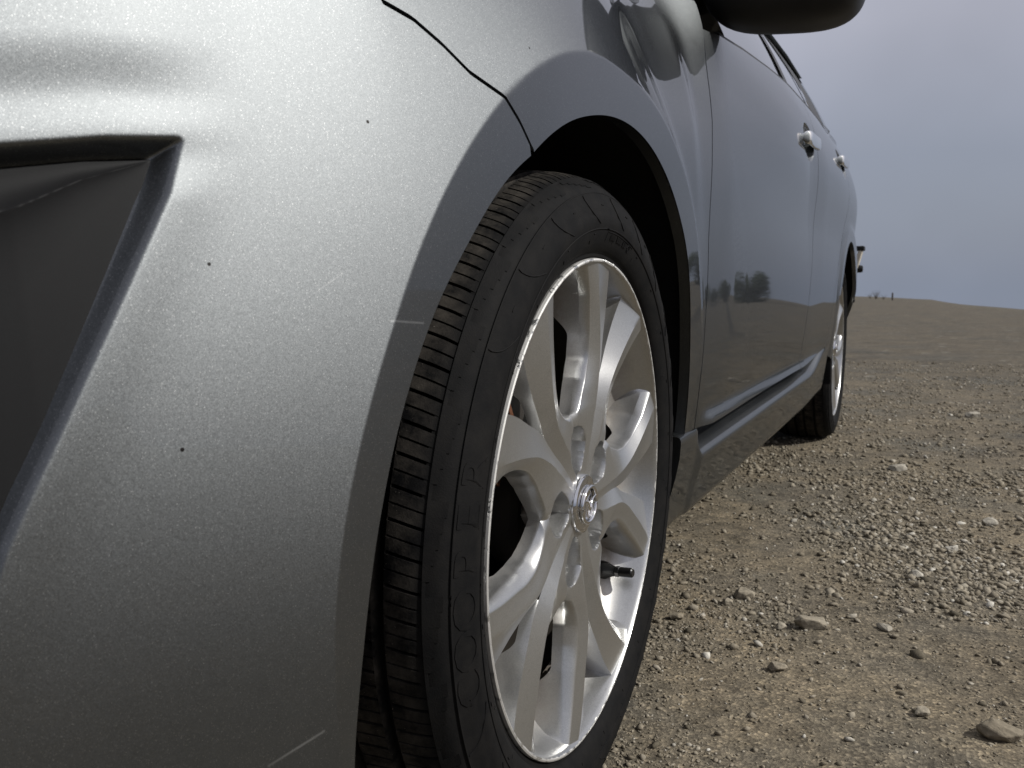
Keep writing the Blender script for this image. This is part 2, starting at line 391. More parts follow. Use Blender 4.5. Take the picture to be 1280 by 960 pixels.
# -- front fender: between the wheel arch, the bumper seam, the bonnet line and the door edge
ARCH_F = dict(phis=[-31.2, -22, -6, 0, 9, 22, 37, 50, 62, 75, 88], rs=[.360, .360, .360, .363, .369, .378, .386, .387, .386, .386, .386])
nu, nv = 190, 90
af = arc(0, [-31.2, 28.4, 88], [.36, .36, .36], nu)
_ph = np.degrees(np.arctan2(af[:, 0], af[:, 1] - .315)); af = np.stack([(.360 + .027 * sstep(-14, 44, _ph)) * np.sin(np.radians(_ph)), .315 + (.360 + .027 * sstep(-14, 44, _ph)) * np.cos(np.radians(_ph))], -1)
outer = [(-.186, .624), (-.211, .643), (-.234, .656), (-.267, .667), (-.289, .681), (-.312, .692), (-.337, .697), (-.385, .708), (-.43, .722),
         (-.37, .762), (-.25, .812), (-.05, .868), (.15, .900), (.35, .920), (.552, .938), (.546, .90), (.532, .85), (.522, .76), (.500, .69), (.462, .59), (.440, .48), (.432, .40), (.430, .330)]
uo = [0, .025, .05, .085, .11, .135, .16, .20, .23, .29, .38, .48, .56, .63, .71, .735, .775, .81, .84, .88, .925, .96, 1.0]
q = np.linspace(0, 1, nu); oy = np.interp(q, uo, [p[0] for p in outer]); oz = np.interp(q, uo, [p[1] for p in outer])
oc = np.stack([oy, oz], -1)
vv = np.linspace(0, 1, nv)[None, :, None]
FEND = lift(af[:, None] * (1 - vv) + oc[:, None] * vv)
fender = panel('front_fender', FEND, car, ret_edges='lr')
panel('front_fender', FEND[::3, ::3], car, mirror=True, ret_edges='lr')
def arch_lip(af, name=None):
    """rolled lip turned inwards round the wheel opening"""
    L = lift(af); k = np.linspace(0, 1, 5)
    rows = []
    for kk in k:
        Q = L.copy(); Q[:, 0] -= .002 * kk; rows.append(Q)
    return np.array(rows)
# -- front bumper
nu, nv1, nv2 = 400, 330, 40
ab = arc(0, [-32.2, -40, -50, -60, -70, -80, -90, -100], [.360, .366, .371, .379, .385, .391, .400, .416], nu)
t0 = t_of(ab[:, 0]); tc_ = .56
w1 = np.linspace(0, 1, nv1); w2 = np.linspace(0, 1, nv2 + 1)[1:]
TT = np.concatenate([t0[:, None] + (tc_ - t0)[:, None] * w1[None], np.broadcast_to(tc_ + (math.pi/2 - tc_) * w2, (nu, nv2))], 1)
s_ = TT - t0[:, None]
SEAM = [(-.186, .624), (-.211, .643), (-.234, .656), (-.267, .667), (-.289, .681), (-.312, .692), (-.337, .697)]
q_ = np.r_[np.linspace(0, .16, 120), 1.0]; zseam = np.interp(-y_of(t0[0] + q_), [-a for a, b in SEAM], [b for a, b in SEAM]) - .0035
zseam[0] = ab[0, 1]; zseam = np.where(y_of(t0[0] + q_) < -.337, .6965, zseam)
ee = np.interp(s_, q_, np.clip((zseam - ab[0, 1]) / (.6965 - ab[0, 1]), 0, 1))
zout = np.linspace(.6965, .205, nu)
ZZ = ab[:, 1][:, None] + (zout - ab[:, 1])[:, None] * ee
YY = y_of(TT)
def bumper_xy(TT, YY, ZZ, off):
    """skin point moved outwards along the plan normal by off"""
    X = surf(np.minimum(YY, 0), ZZ)
    eps = .004
    far = TT > 1.0
    dx = (surf(YY + eps, ZZ) - surf(YY - eps, ZZ)) / (2 * eps)
    nx = 1 / np.sqrt(1 + dx*dx); ny = -dx * nx
    # towards the nose the outline turns round: use the outline's own normal
    bl = sstep(.9, 1.2, TT)
    nx = nx * (1 - bl) + np.cos(TT)**2 * bl; ny = ny * (1 - bl) - np.sin(TT) * bl
    l = np.hypot(nx, ny); nx, ny = nx / l, ny / l
    Xp = -.86 * (1 - np.cos(TT)) + (herm(ZZ, BZ, BX)) * np.cos(TT)
    X = X * (1 - bl) + Xp * bl
    return np.stack([X + nx * off, YY + ny * off, ZZ], -1)
def sd_poly(px, pz, V):
    V = np.array(V, float); d = np.full(px.shape, 1e9); s = np.ones(px.shape); n = len(V)
    j = n - 1
    for i in range(n):
        e = V[j] - V[i]; wx = px - V[i, 0]; wz = pz - V[i, 1]
        k = np.clip((wx*e[0] + wz*e[1]) / (e @ e), 0, 1); bx = wx - e[0]*k; bz = wz - e[1]*k
        d = np.minimum(d, bx*bx + bz*bz)
        c1 = pz >= V[i, 1]; c2 = pz < V[j, 1]; c3 = e[0]*wz > e[1]*wx
        s = np.where((c1 & c2 & c3) | (~c1 & ~c2 & ~c3), -s, s); j = i
    return s * np.sqrt(d)
BEZ = [(-0.4776, 0.5934), (-0.4873, 0.5684), (-0.5043, 0.537), (-0.5336, 0.4819), (-0.5598, 0.4309), (-0.5704, 0.4082), (-0.5884, 0.355), (-0.6054, 0.31), (-0.7, 0.29), (-0.8, 0.29), (-0.8, 0.55), (-0.66, 0.568), (-0.5521, 0.5815), (-0.5109, 0.5896)]
def bez_off(YY, ZZ):
    d = sd_poly(YY, ZZ, BEZ)
    rec = -.0130 * sstep(.0035, -.0078, d) - .008 * sstep(-.0064, -.015, d)
    top = np.interp(YY, [-0.8, -0.66, -0.5521, -0.5109, -0.4776, -0.3926], [0.55, 0.568, 0.5815, 0.5896, 0.5934, 0.606])
    h = ZZ - top
    fade = sstep(-.43, -.505, YY)
    bump = (.0034 * sstep(.020, .052, h) * (1 - sstep(.05, .20, h)) + .0015 * np.exp(-((h - .006) / .012)**2)) * fade * sstep(-.02, .0, h)
    groove = 0
    side = .002 * np.exp(-(np.maximum(d, 0) / .02)**2) * sstep(.0, -.03, h)
    return rec + bump + groove + side, d
off, dd = bez_off(YY, ZZ)
BUMP = bumper_xy(TT, YY, ZZ, off)
bumper = panel('front_bumper', BUMP, car, ret_edges='bl', sharp=60)
panel('front_bumper', BUMP[::4, ::4], car, mirror=True, ret_edges='bl')
# fog lamp bezel: its own black insert, folded along a line running in from the tip
def make_bezel(mirror=False, parent=None):
    n, m = 120, 110
    low = poly([(-0.4852, 0.5853), (-0.4923, 0.5632), (-0.5073, 0.5352), (-0.5366, 0.48009999999999997), (-0.5628, 0.4291), (-0.5734, 0.4064), (-0.5904, 0.355), (-0.6074, 0.31)], n, False)
    hi = poly([(-0.4852, 0.5853), (-0.5201, 0.5807), (-0.5509, 0.5746), (-0.66, 0.5615), (-0.8, 0.543)], n, False)
    k = np.linspace(0, 1, m)[None, :, None]
    G = hi[:, None] * (1 - k) + low[:, None] * k
    Y, Z = G[..., 0], G[..., 1]
    topz = np.interp(Y, [-0.8, -0.66, -0.5509, -0.5201, -0.4852], [0.543, 0.5615, 0.5746, 0.5807, 0.5853])
    ridge = np.interp(Y, [-0.8, -0.5509, -0.5201, -0.4852], [0.495, 0.5561, 0.5722, 0.5853])
    h = np.clip((topz - Z) / np.maximum(topz - ridge, 1e-3), 0, 3)
    o = -.0112 + .0085 * np.clip(h, 0, 1)**3 * np.clip((topz - ridge) / .018, 0, 1)
    o = np.where(h > 1, o - .0045 * (1 - np.exp(-(h - 1) * 1.6)) * np.clip((topz - ridge) / .018, 0, 1), o)
    T = t_of(Y)
    P = bumper_xy(T, Y, Z, o)
    return panel('fog_lamp_bezel', P, parent, BLACK_TRIM, mirror, .012, 'tblr', 45)
make_bezel(False, bumper)

# -- doors
def dense(n, c, w, k):
    a = np.linspace(0, 1, n); b = np.linspace(c - w, c + w, k); return np.unique(np.clip(np.r_[a[(a < c - w) | (a > c + w)], b], 0, 1))
def door_grid(left, right, zb, zt, n, m):
    """left/right: y as function of z; zb/zt: z along y"""
    k = n[:, None]; h = m[None, :]
    Y = np.zeros((len(n), len(m))); Z = np.zeros((len(n), len(m))) + .6
    for it in range(12):
        yl = np.interp(Z, [p[1] for p in left], [p[0] for p in left]); yr = np.interp(Z, [p[1] for p in right], [p[0] for p in right])
        Y = yl + (yr - yl) * h
        b = np.interp(Y, [p[0] for p in zb], [p[1] for p in zb]); t = np.interp(Y, [p[0] for p in zt], [p[1] for p in zt])
        Z = b + (t - b) * k
    return np.stack([Y, Z], -1)
g = .0022
FRONT_EDGE = [(.430, .330), (.432, .40), (.440, .48), (.462, .59), (.500, .69), (.522, .76), (.532, .85), (.548, .93), (.556, .967), (.56, 1.0)]
MID_EDGE = [(1.45, .33), (1.515, .45), (1.62, .60), (1.68, .75), (1.705, .90), (1.705, 1.06)]
REAR_EDGE = [(2.06, .34), (2.085, .40), (2.14, .48), (2.25, .58), (2.40, .70), (2.49, .80), (2.545, .90), (2.57, 1.06)]
SILL = [(.3, .330), (.43, .330), (.6, .332), (1.5, .338), (2.0, .350), (2.3, .37)]
BELT = [(.3, .885), (.57, .896), (.85, .932), (1.1, .957), (1.5, .991), (1.83, 1.018), (2.2, 1.044), (2.6, 1.062), (3.2, 1.075)]
sh = lambda E, d: [(a + d, b) for a, b in E]
HANDLES = ((1.535, .874), (2.40, .930))
def cupped(P, c):
    """scoop the finger cup out of the door skin behind the grip"""
    q = ((P[..., 1] - c[0] - .004) / .098)**2 + ((P[..., 2] - c[1] + .001) / .043)**2
    P[..., 0] -= .024 * np.clip(1 - q, 0, 1)**.75
    return P
DF = cupped(lift(door_grid(sh(FRONT_EDGE, g + .001), sh(MID_EDGE, -g), SILL, BELT, dense(90, .84, .10, 46), dense(90, .89, .08, 56))), HANDLES[0])
DR = cupped(lift(door_grid(sh(MID_EDGE, g), sh(REAR_EDGE, -g), SILL, BELT, dense(80, .87, .08, 40), dense(60, .84, .12, 50))), HANDLES[1])
fdoor = panel('front_door', DF, car); panel('front_door', DF[::4, ::4], car, mirror=True)
rdoor = panel('rear_door', DR, car); panel('rear_door', DR[::4, ::4], car, mirror=True)

# -- rear quarter panel round the rear arch
nu, nv = 120, 50
ar = arc(2.64, [-92, -70, -45, -20, 0, 20, 45, 70, 95], [.372, .372, .372, .372, .372, .373, .376, .380, .384], nu)
oq = [(2.062, .345), (2.087, .40), (2.142, .48), (2.252, .58), (2.402, .70), (2.492, .80), (2.547, .90), (2.572, 1.055), (2.75, 1.062), (3.0, 1.065), (3.2, 1.07), (3.3, .95), (3.3, .75), (3.28, .55), (3.25, .40), (3.18, .27), (3.12, .23)]
uq = [0, .05, .10, .17, .26, .33, .38, .44, .52, .60, .66, .72, .79, .86, .92, .97, 1.0]
q = np.linspace(0, 1, nu); oc2 = np.stack([np.interp(q, uq, [p[0] for p in oq]), np.interp(q, uq, [p[1] for p in oq])], -1)
QP = lift(ar[:, None] * (1 - np.linspace(0, 1, nv)[None, :, None]) + oc2[:, None] * np.linspace(0, 1, nv)[None, :, None])
quarter = panel('quarter_panel', QP, car, ret_edges='lr'); panel('quarter_panel', QP[::3, ::3], car, mirror=True, ret_edges='lr')

# -- tail: bumper and tailgate skins sweeping round to the centre line
def tail(z0, z1, name, m, lean):
    zs = np.linspace(z0, z1, 24); tt = np.linspace(0, math.pi/2, 40)
    P = np.zeros((24, 40, 3))
    for i, z in enumerate(zs):
        y = 2.75 + .83 * np.sin(tt)**(2/3) - lean * (z - z0)
        s0 = max(0, np.searchsorted(y, 3.302 - lean * (z - z0)))
        y = 2.75 + .83 * np.sin(np.linspace(tt[0] + .5, math.pi/2, 40))**(2/3)
        t2 = np.arcsin(np.clip((y - 2.75) / .83, 0, 1)**1.5)
        P[i, :, 0] = -.86 * (1 - np.cos(t2)) + herm(np.full(40, z), DZ, DX) * np.cos(t2) + .012
        P[i, :, 1] = y - lean * max(0, z - z0); P[i, :, 2] = z
    L = MB(); L.grid(P); L.grid(mirror_np(P), flip=True)
    return L.build(name, m, car, weld=1e-4)
tail(.22, .66, 'rear_bumper', PAINT, .0); tail(.663, 1.06, 'tailgate', PAINT, .25)

# -- side skirt: a tall block behind the front wheel, then a scooped ledge that kicks up at the rear wheel
def make_skirt(mirror=False):
    ys = np.r_[np.linspace(.352, .44, 10), np.linspace(.446, .476, 8), np.linspace(.5, 1.7, 26), np.linspace(1.74, 2.16, 24)]
    blk = [(-.075, .329), (-.02, .3285), (-.006, .3275), (-.0025, .3255), (-.0015, .321), (-.003, .30), (-.007, .275), (-.014, .245), (-.021, .210), (-.027, .200), (-.038, .196), (-.09, .194)]
    led = [(-.075, .329), (-.048, .326), (-.042, .318), (-.036, .311), (-.029, .304), (-.006, .2895), (-.0035, .284), (-.007, .268), (-.014, .243), (-.021, .210), (-.027, .200), (-.038, .196)]
    led = led[:11] + [(-.038, .196), (-.09, .194)]
    blk = poly(blk, 60, False); led = poly(led, 60, False)
    P = np.zeros((len(ys), 60, 3))
    for i, y in enumerate(ys):
        w = float(sstep(.446, .474, y)); s = blk * (1 - w) + led * w
        up = float(sstep(1.72, 2.13, y)); k = np.clip((s[:, 1] - .235) / .06, 0, 1)
        # front edge follows the arch
        P[i, :, 0] = s[:, 0] + .0045 * y + .004 * w
        P[i, :, 1] = y; P[i, :, 2] = s[:, 1] + up * (.052 * k + .010) + .006 * min(y, 1.7) * k
    # lean the front end so that it follows the round opening
    lead = np.clip((.44 - ys) / .09, 0, 1)
    P[:, :, 1] += -.018 * lead[:, None] * np.clip((.30 - P[:, :, 2]) / .09, 0, 1)
    mb = MB(); mb.grid(P); mb.grid(np.stack([P[0], P[0] + np.array([-.06, .012, 0])])); mb.grid(np.stack([P[-1], P[-1] + np.array([-.06, 0, 0])]))
    if mirror: mb.V = [mirror_np(v) for v in mb.V]
    return mb.build('side_skirt', PAINT, car, sharp=38, weld=1e-5)
make_skirt(); make_skirt(True)

# -- dark inner structure behind the skins so the gaps read black
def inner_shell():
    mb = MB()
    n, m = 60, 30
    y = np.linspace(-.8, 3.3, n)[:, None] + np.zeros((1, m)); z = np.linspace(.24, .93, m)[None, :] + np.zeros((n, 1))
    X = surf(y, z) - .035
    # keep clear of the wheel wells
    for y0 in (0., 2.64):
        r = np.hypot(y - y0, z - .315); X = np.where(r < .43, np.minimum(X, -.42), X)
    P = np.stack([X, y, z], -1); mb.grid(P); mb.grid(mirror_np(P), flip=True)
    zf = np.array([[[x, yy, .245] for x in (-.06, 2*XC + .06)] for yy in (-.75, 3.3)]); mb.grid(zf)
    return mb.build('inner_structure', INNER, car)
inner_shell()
def liner(y0, rs, name='wheel_arch_liner', hi=100):
    mb = MB(); ph = np.radians(np.linspace(-104, hi, 60))
    pr = [(.004, -.006), (.010, -.02), (.014, -.05), (.012, -.12), (.012, -.30), (-.12, -.31), (-.25, -.31)]
    P = []
    for dr, x in pr:
        r = np.interp(np.degrees(ph), rs[0], rs[1]) + dr
        P.append(np.stack([np.full(60, x + .0045 * y0), y0 + r * np.sin(ph), .315 + r * np.cos(ph)], -1))
    P = np.array(P); mb.grid(P); 
    # blend the outer edge onto the skin
    n = P.shape[1]
    o = mb.build(name, LINER, car)
    for i in range(n):
        v = o.data.vertices[i]; v.co.x = float(surf(v.co.y, v.co.z)) - .0015
        v = o.data.vertices[n + i]; v.co.x = float(surf(v.co.y, v.co.z)) - .024
    return o
liner(0., ([-104, -60, -31, 0, 22, 37, 88, 100], [.418, .379, .360, .363, .378, .386, .386, .39]))
liner(2.64, ([-104, 0, 100], [.372, .372, .386]), hi=80)
# rolled edges of the openings
def lip_part(a, name):
    rows = arch_lip(a); mb = MB(); mb.grid(rows); return mb.build(name, PAINT, car)
lip_part(af, 'arch_lip'); lip_part(ab, 'arch_lip'); lip_part(ar, 'arch_lip')

# -- glasshouse
def gx(y, z):
    b = np.interp(y, [p[0] for p in BELT], [p[1] for p in BELT]); h = np.maximum(z - b, 0)
    return surf(y, b) - .014 - .42 * h - .55 * h*h
ROOF = [(.70, 1.02), (.95, 1.16), (1.25, 1.32), (1.55, 1.40), (2.0, 1.425), (2.5, 1.405), (2.9, 1.34), (3.15, 1.24)]
def roof_z(y): return np.interp(y, [p[0] for p in ROOF], [p[1] for p in ROOF])
def belt_z(y): return np.interp(y, [p[0] for p in BELT], [p[1] for p in BELT])
def glass_strip(name, y0, y1, m, parent, off=0., slope0=0., slope1=0., mirror=False, top=.045, n=24, lo=0.0):
    k = np.linspace(0, 1, 16)[:, None]; h = np.linspace(0, 1, n)[None, :]
    Y = (y0 + (y1 - y0) * h) + np.zeros((16, 1))
    zt = roof_z(Y) - top; zb = belt_z(Y) - lo
    Z = zb + (zt - zb) * k; Y = Y + (slope0 * (1 - h) + slope1 * h) * (Z - zb)
    X = gx(Y, Z) + off
    P = np.stack([X, Y, Z], -1)
    mb = MB(); mb.grid(mirror_np(P) if mirror else P, flip=mirror)
    return mb.build(name, m, parent)
for mir in (False, True):
    glass_strip('window_glass', .78, 1.50, GLASS, car if mir else fdoor, 0, 0, 0, mir, lo=.04)
    glass_strip('window_pillar', 1.50, 1.60, RUBBER_SEAL, car if mir else fdoor, .004, .10, .10, mir, n=4, lo=.035)
    glass_strip('window_glass', 1.60, 2.34, GLASS, car if mir else rdoor, 0, .1, 0, mir, lo=.04)
    glass_strip('window_pillar', 2.30, 2.40, RUBBER_SEAL, car if mir else rdoor, .004, -.10, -.10, mir, n=4, lo=.035)
    glass_strip('quarter_glass', 2.40, 2.72, RUBBER_SEAL, car, 0, -.1, 0, mir, n=8, lo=.04)
    glass_strip('window_pillar', 2.70, 3.12, PAINT, car, .003, 0, 0, mir, top=0, n=10, lo=.04)
# weather strip along the belt
def belt_strip(mir):
    y = np.linspace(.62, 2.62, 80); rows = []
    for dx, dz in ((.0, -.004), (.001, .003), (-.004, .007), (-.012, .008)):
        z = belt_z(y) + dz; rows.append(np.stack([surf(y, belt_z(y)) + dx - .001, y, z], -1))
    P = np.array(rows); mb = MB(); mb.grid(mirror_np(P) if mir else P); return mb.build('belt_moulding', RUBBER_SEAL, car)
belt_strip(False); belt_strip(True)
def across(name, m, rows):
    """skin across the car from left profile points to the mirrored right ones"""
    mb = MB(); k = np.linspace(0, 1, 24)
    P = []
    for (x, y, z, crown) in rows:
        xr = 2 * XC - x; P.append(np.stack([x + (xr - x) * k, np.full(24, y) - .10 * crown * np.sin(math.pi * k), z + .07 * crown * np.sin(math.pi * k)], -1))
    mb.grid(np.array(P)); return mb.build(name, m, car)
across('bonnet', PAINT, [(float(surf(y, z)) , y, z, .7) for y, z in ((-.43, .722), (-.37, .762), (-.25, .812), (-.05, .868), (.15, .900), (.35, .920), (.552, .938))])
def nose():
    xl = float(surf(-.43, .722)); q = np.linspace(0, .5, 40); xr = 2 * XC - xl
    inner = np.stack([xl + (xr - xl) * q, -.43 - .07 * np.sin(math.pi * q), .722 + .049 * np.sin(math.pi * q)], -1)
    t = t_of(-.345) + (math.pi / 2 - t_of(-.345)) * q * 2
    edge = np.stack([-.86 * (1 - np.cos(t)) + herm(np.full(40, .6965), BZ, BX) * np.cos(t), y_of(t), np.full(40, .6975)], -1)
    k = np.linspace(0, 1, 16)[:, None, None]; P = edge[None] * (1 - k) + inner[None] * k; P[..., 2] += .022 * np.sin(math.pi * k[..., 0]) * np.ones((1, 40))
    for mir in (False, True):
        f = mirror_np if mir else (lambda v: v)
        mb = MB(); mb.grid(f(P[:8, 3:19]), flip=mir); mb.build('headlamp', LENS, car)
        mb = MB(); mb.grid(f(P[7:]), flip=mir); mb.grid(f(P[:8, 18:]), flip=mir); mb.grid(f(P[:8, :4]), flip=mir); mb.build('bonnet_nose', PAINT, car)
nose()
across('windscreen', GLASS, [(float(gx(y, roof_z(y))) + .0, y, z, 1.0) for y, z in ((.60, .985), (.95, 1.165), (1.25, 1.32), (1.42, 1.375))])
across('roof', PAINT, [(float(gx(y, roof_z(y) - .03)), y, float(roof_z(y)), .6) for y in (1.40, 1.55, 1.8, 2.1, 2.5, 2.75, 2.95)])
across('rear_window', GLASS, [(float(gx(y, roof_z(y))), y, float(z), -.5) for y, z in ((2.9, 1.36), (3.05, 1.27), (3.25, 1.06))])
for mir in (False, True):
    y = np.linspace(.56, 2.95, 60); zr = roof_z(y)
    P = np.array([np.stack([gx(y, zr - .05) + .006, y, zr - .05], -1), np.stack([gx(y, zr - .025) + .006, y, zr - .025], -1), np.stack([gx(y, zr) - .02, y, zr + .004], -1)])
    mb = MB(); mb.grid(mirror_np(P) if mir else P); mb.build('roof_rail', PAINT, car)

# -- door handles with their scooped cups
def handle(parent, y0, z0):
    n, m = 36, 22
    L = .225; Yc, Zc = y0, z0
    # painted grip: a bowed bar standing off the skin
    k = np.linspace(-1, 1, n); th = np.linspace(0, 2*math.pi, m, endpoint=False)
    P = np.zeros((n, m, 3))
    for i, a in enumerate(k):
        y = Yc + a * L/2; w = (.0145 + .002 * (1 - a*a)) * min(1, (1.0001 - abs(a)) * 14)**.5; t = .0065 * min(1, (1.0001 - abs(a)) * 14)**.5
        bow = .0175 * (1 - abs(a)**16) - .004
        for j, q in enumerate(th):
            c, s = math.cos(q), math.sin(q)
            P[i, j] = (float(surf(y, Zc)) + bow + t * math.copysign(abs(c)**.8, c), y, Zc + w * math.copysign(abs(s)**.8, s) + .006 * a)
    mb = MB(); mb.grid(P, wrap=True)
    mb.build('door_handle', PAINT, parent)
handle(fdoor, *HANDLES[0]); handle(rdoor, *HANDLES[1])

# -- door mirror
def make_mirror():
    def se(c, h, p, n=44, m=28, zsq=1.0):
        P = np.zeros((n, m, 3))
        for i in range(n):
            for j in range(m):
                a = 2*math.pi*i/n; b = -math.pi/2 + math.pi*j/(m-1)
                f = lambda v: math.copysign(abs(v)**p, v)
                P[i, j] = (c[0] + h[0]*f(math.cos(b))*f(math.cos(a)), c[1] + h[1]*f(math.cos(b))*f(math.sin(a)), c[2] + h[2]*f(math.sin(b)))
        return P
    C = (.069, .665, 1.002); H = (.117, .085, .088)
    P = se(C, H, .62)
    # taper the inboard end, sweep the nose
    P[..., 1] += .03 * ((P[..., 0] - C[0]) / H[0])
    lo = P.copy(); 
    mb = MB(); mb.add(P.transpose(1, 0, 2).reshape(-1, 3), grid_faces(28, 44, False, 0, True))
    root = mb.build('wing_mirror', DARK_PLASTIC, car, weld=1e-5)
    up = MB(); Q = se((C[0], C[1] - .003, C[2] + .012), (H[0] + .003, H[1] + .001, H[2] - .008), .62); Q[..., 1] += .03 * ((Q[..., 0] - C[0]) / H[0])
    Q = Q[:, 19:]; up.add(Q.transpose(1, 0, 2).reshape(-1, 3), grid_faces(Q.shape[1], 44, False, 0, True))
    up.build('mirror_cap', PAINT, root, weld=1e-5)
    ft = MB(); F = se((-.055, .645, .985), (.085, .060, .030), .6, 30, 16); F[..., 2] += -.02 * np.clip(-(F[..., 0] + .05) / .08, 0, 1)
    ft.add(F.transpose(1, 0, 2).reshape(-1, 3), grid_faces(16, 30, False, 0, True)); ft.build('mirror_foot', DARK_PLASTIC, root, weld=1e-5)
    sail = MB(); sail.add([(-.020, .575, .966), (-.020, .80, .976), (-.052, .80, 1.06), (-.028, .575, .958), (-.04, .80, .97), (-.065, .80, 1.06)], [(0, 1, 2), (3, 5, 4), (0, 2, 5, 3), (1, 4, 5, 2)])
    sail.build('mirror_sail', DARK_PLASTIC, root, smooth=False)
    gl = MB(); gl.lathe_x([(0.001, 0), (.07, 0)], 32); o = gl.build('mirror_glass', CHROME, root); o.rotation_euler = (0, 0, R(-90)); o.location = (C[0], C[1] + H[1] + .003, C[2]); 
    return root
make_mirror()

# ------------------------------------------------------------------ wheels (local frame: x = 0 at the rim flange, axle along x, centre at origin)
def deg_pt(r, a, x):
    a = np.radians(a); return np.stack([np.broadcast_to(x, np.broadcast(r, a).shape), r * np.sin(a), r * np.cos(a)], -1)
KR = [.028, .05, .07, .093, .095, .098, .103, .11, .12, .14, .165, .20, .2309]
T_AB = [-16, -16, -16, -16, -11.6, -9.0, -6.2, -3.4, 0, 3.0, 2.8, -.6, -6.2]
T_AE = [-6, -6, -6, -9, -8.0, -6.2, -3.8, -1.4, 1.8, 4.4, 3.6, .4, -4.0]
T_AR = [14, 14.5, 14, 13, 13, 12.8, 12.5, 12.2, 11.5, 10, 7.2, 3.4, .6]
T_AN = [27, 26, 24, 22, 21.9, 21.7, 21.5, 21.3, 21.0, 19.6, 16.8, 14., 11.2]
T_BN = [27, 26, 24, 22, 21.9, 21.7, 21.5, 21.3, 21.6, 24.2, 26., 27.8, 29.4]
T_BF = [40, 39, 35, 31, 30.8, 30.4, 29.8, 29.2, 29., 30.5, 33.5, 37., 40]
T_BE = [48, 48, 48, 46, 45, 43.5, 41.0, 38.6, 36.8, 37.0, 39.4, 42.2, 44.6]
T_BB = [56, 56, 56, 56, 52, 49, 45.8, 43.2, 41.4, 41.4, 42.8, 44.4, 46.0]
H_AB = [-.013, -.0135, -.014, -.0165, -.018, -.019, -.020, -.021, -.022, -.022, -.021, -.019, -.014]
H_AE = [-.012, -.0118, -.011, -.011, -.0112, -.0115, -.0118, -.012, -.0122, -.012, -.011, -.0085, -.005]
H_AR = [-.011, -.010, -.0085, -.007, -.0068, -.0066, -.0064, -.006, -.0055, -.0048, -.004, -.003, -.002]
H_AN = [-.012, -.0125, -.013, -.0135, -.0135, -.0135, -.0135, -.0135, -.013, -.012, -.0105, -.008, -.005]
H_BN = [-.012, -.0125, -.013, -.0135, -.0135, -.0135, -.0135, -.0135, -.014, -.015, -.0155, -.0145, -.012]
H_BF = [-.011, -.0105, -.009, -.0075, -.0073, -.0070, -.0068, -.0065, -.006, -.0052, -.0045, -.003, -.002]
H_BE = [-.012, -.0118, -.0112, -.0112, -.0112, -.011, -.011, -.0105, -.010, -.009, -.008, -.006, -.004]
H_BB = [-.013, -.0135, -.014, -.0165, -.018, -.019, -.020, -.021, -.0215, -.021, -.019, -.015, -.010]
BOWL = [(.2335, -.0085), (.2285, -.0105), (.2260, -.019), (.2222, -.028), (.2160, -.037), (.2090, -.044), (.2000, -.0485), (.1930, -.0505), (.1905, -.053)]
def wall_foot(r, h):
    b = np.interp(r, [p[0] for p in BOWL[::-1]], [p[1] for p in BOWL[::-1]]) - .004
    w = sstep(.160, .196, r); return (h - .011) * (1 - w) + np.minimum(b, h - .004) * w
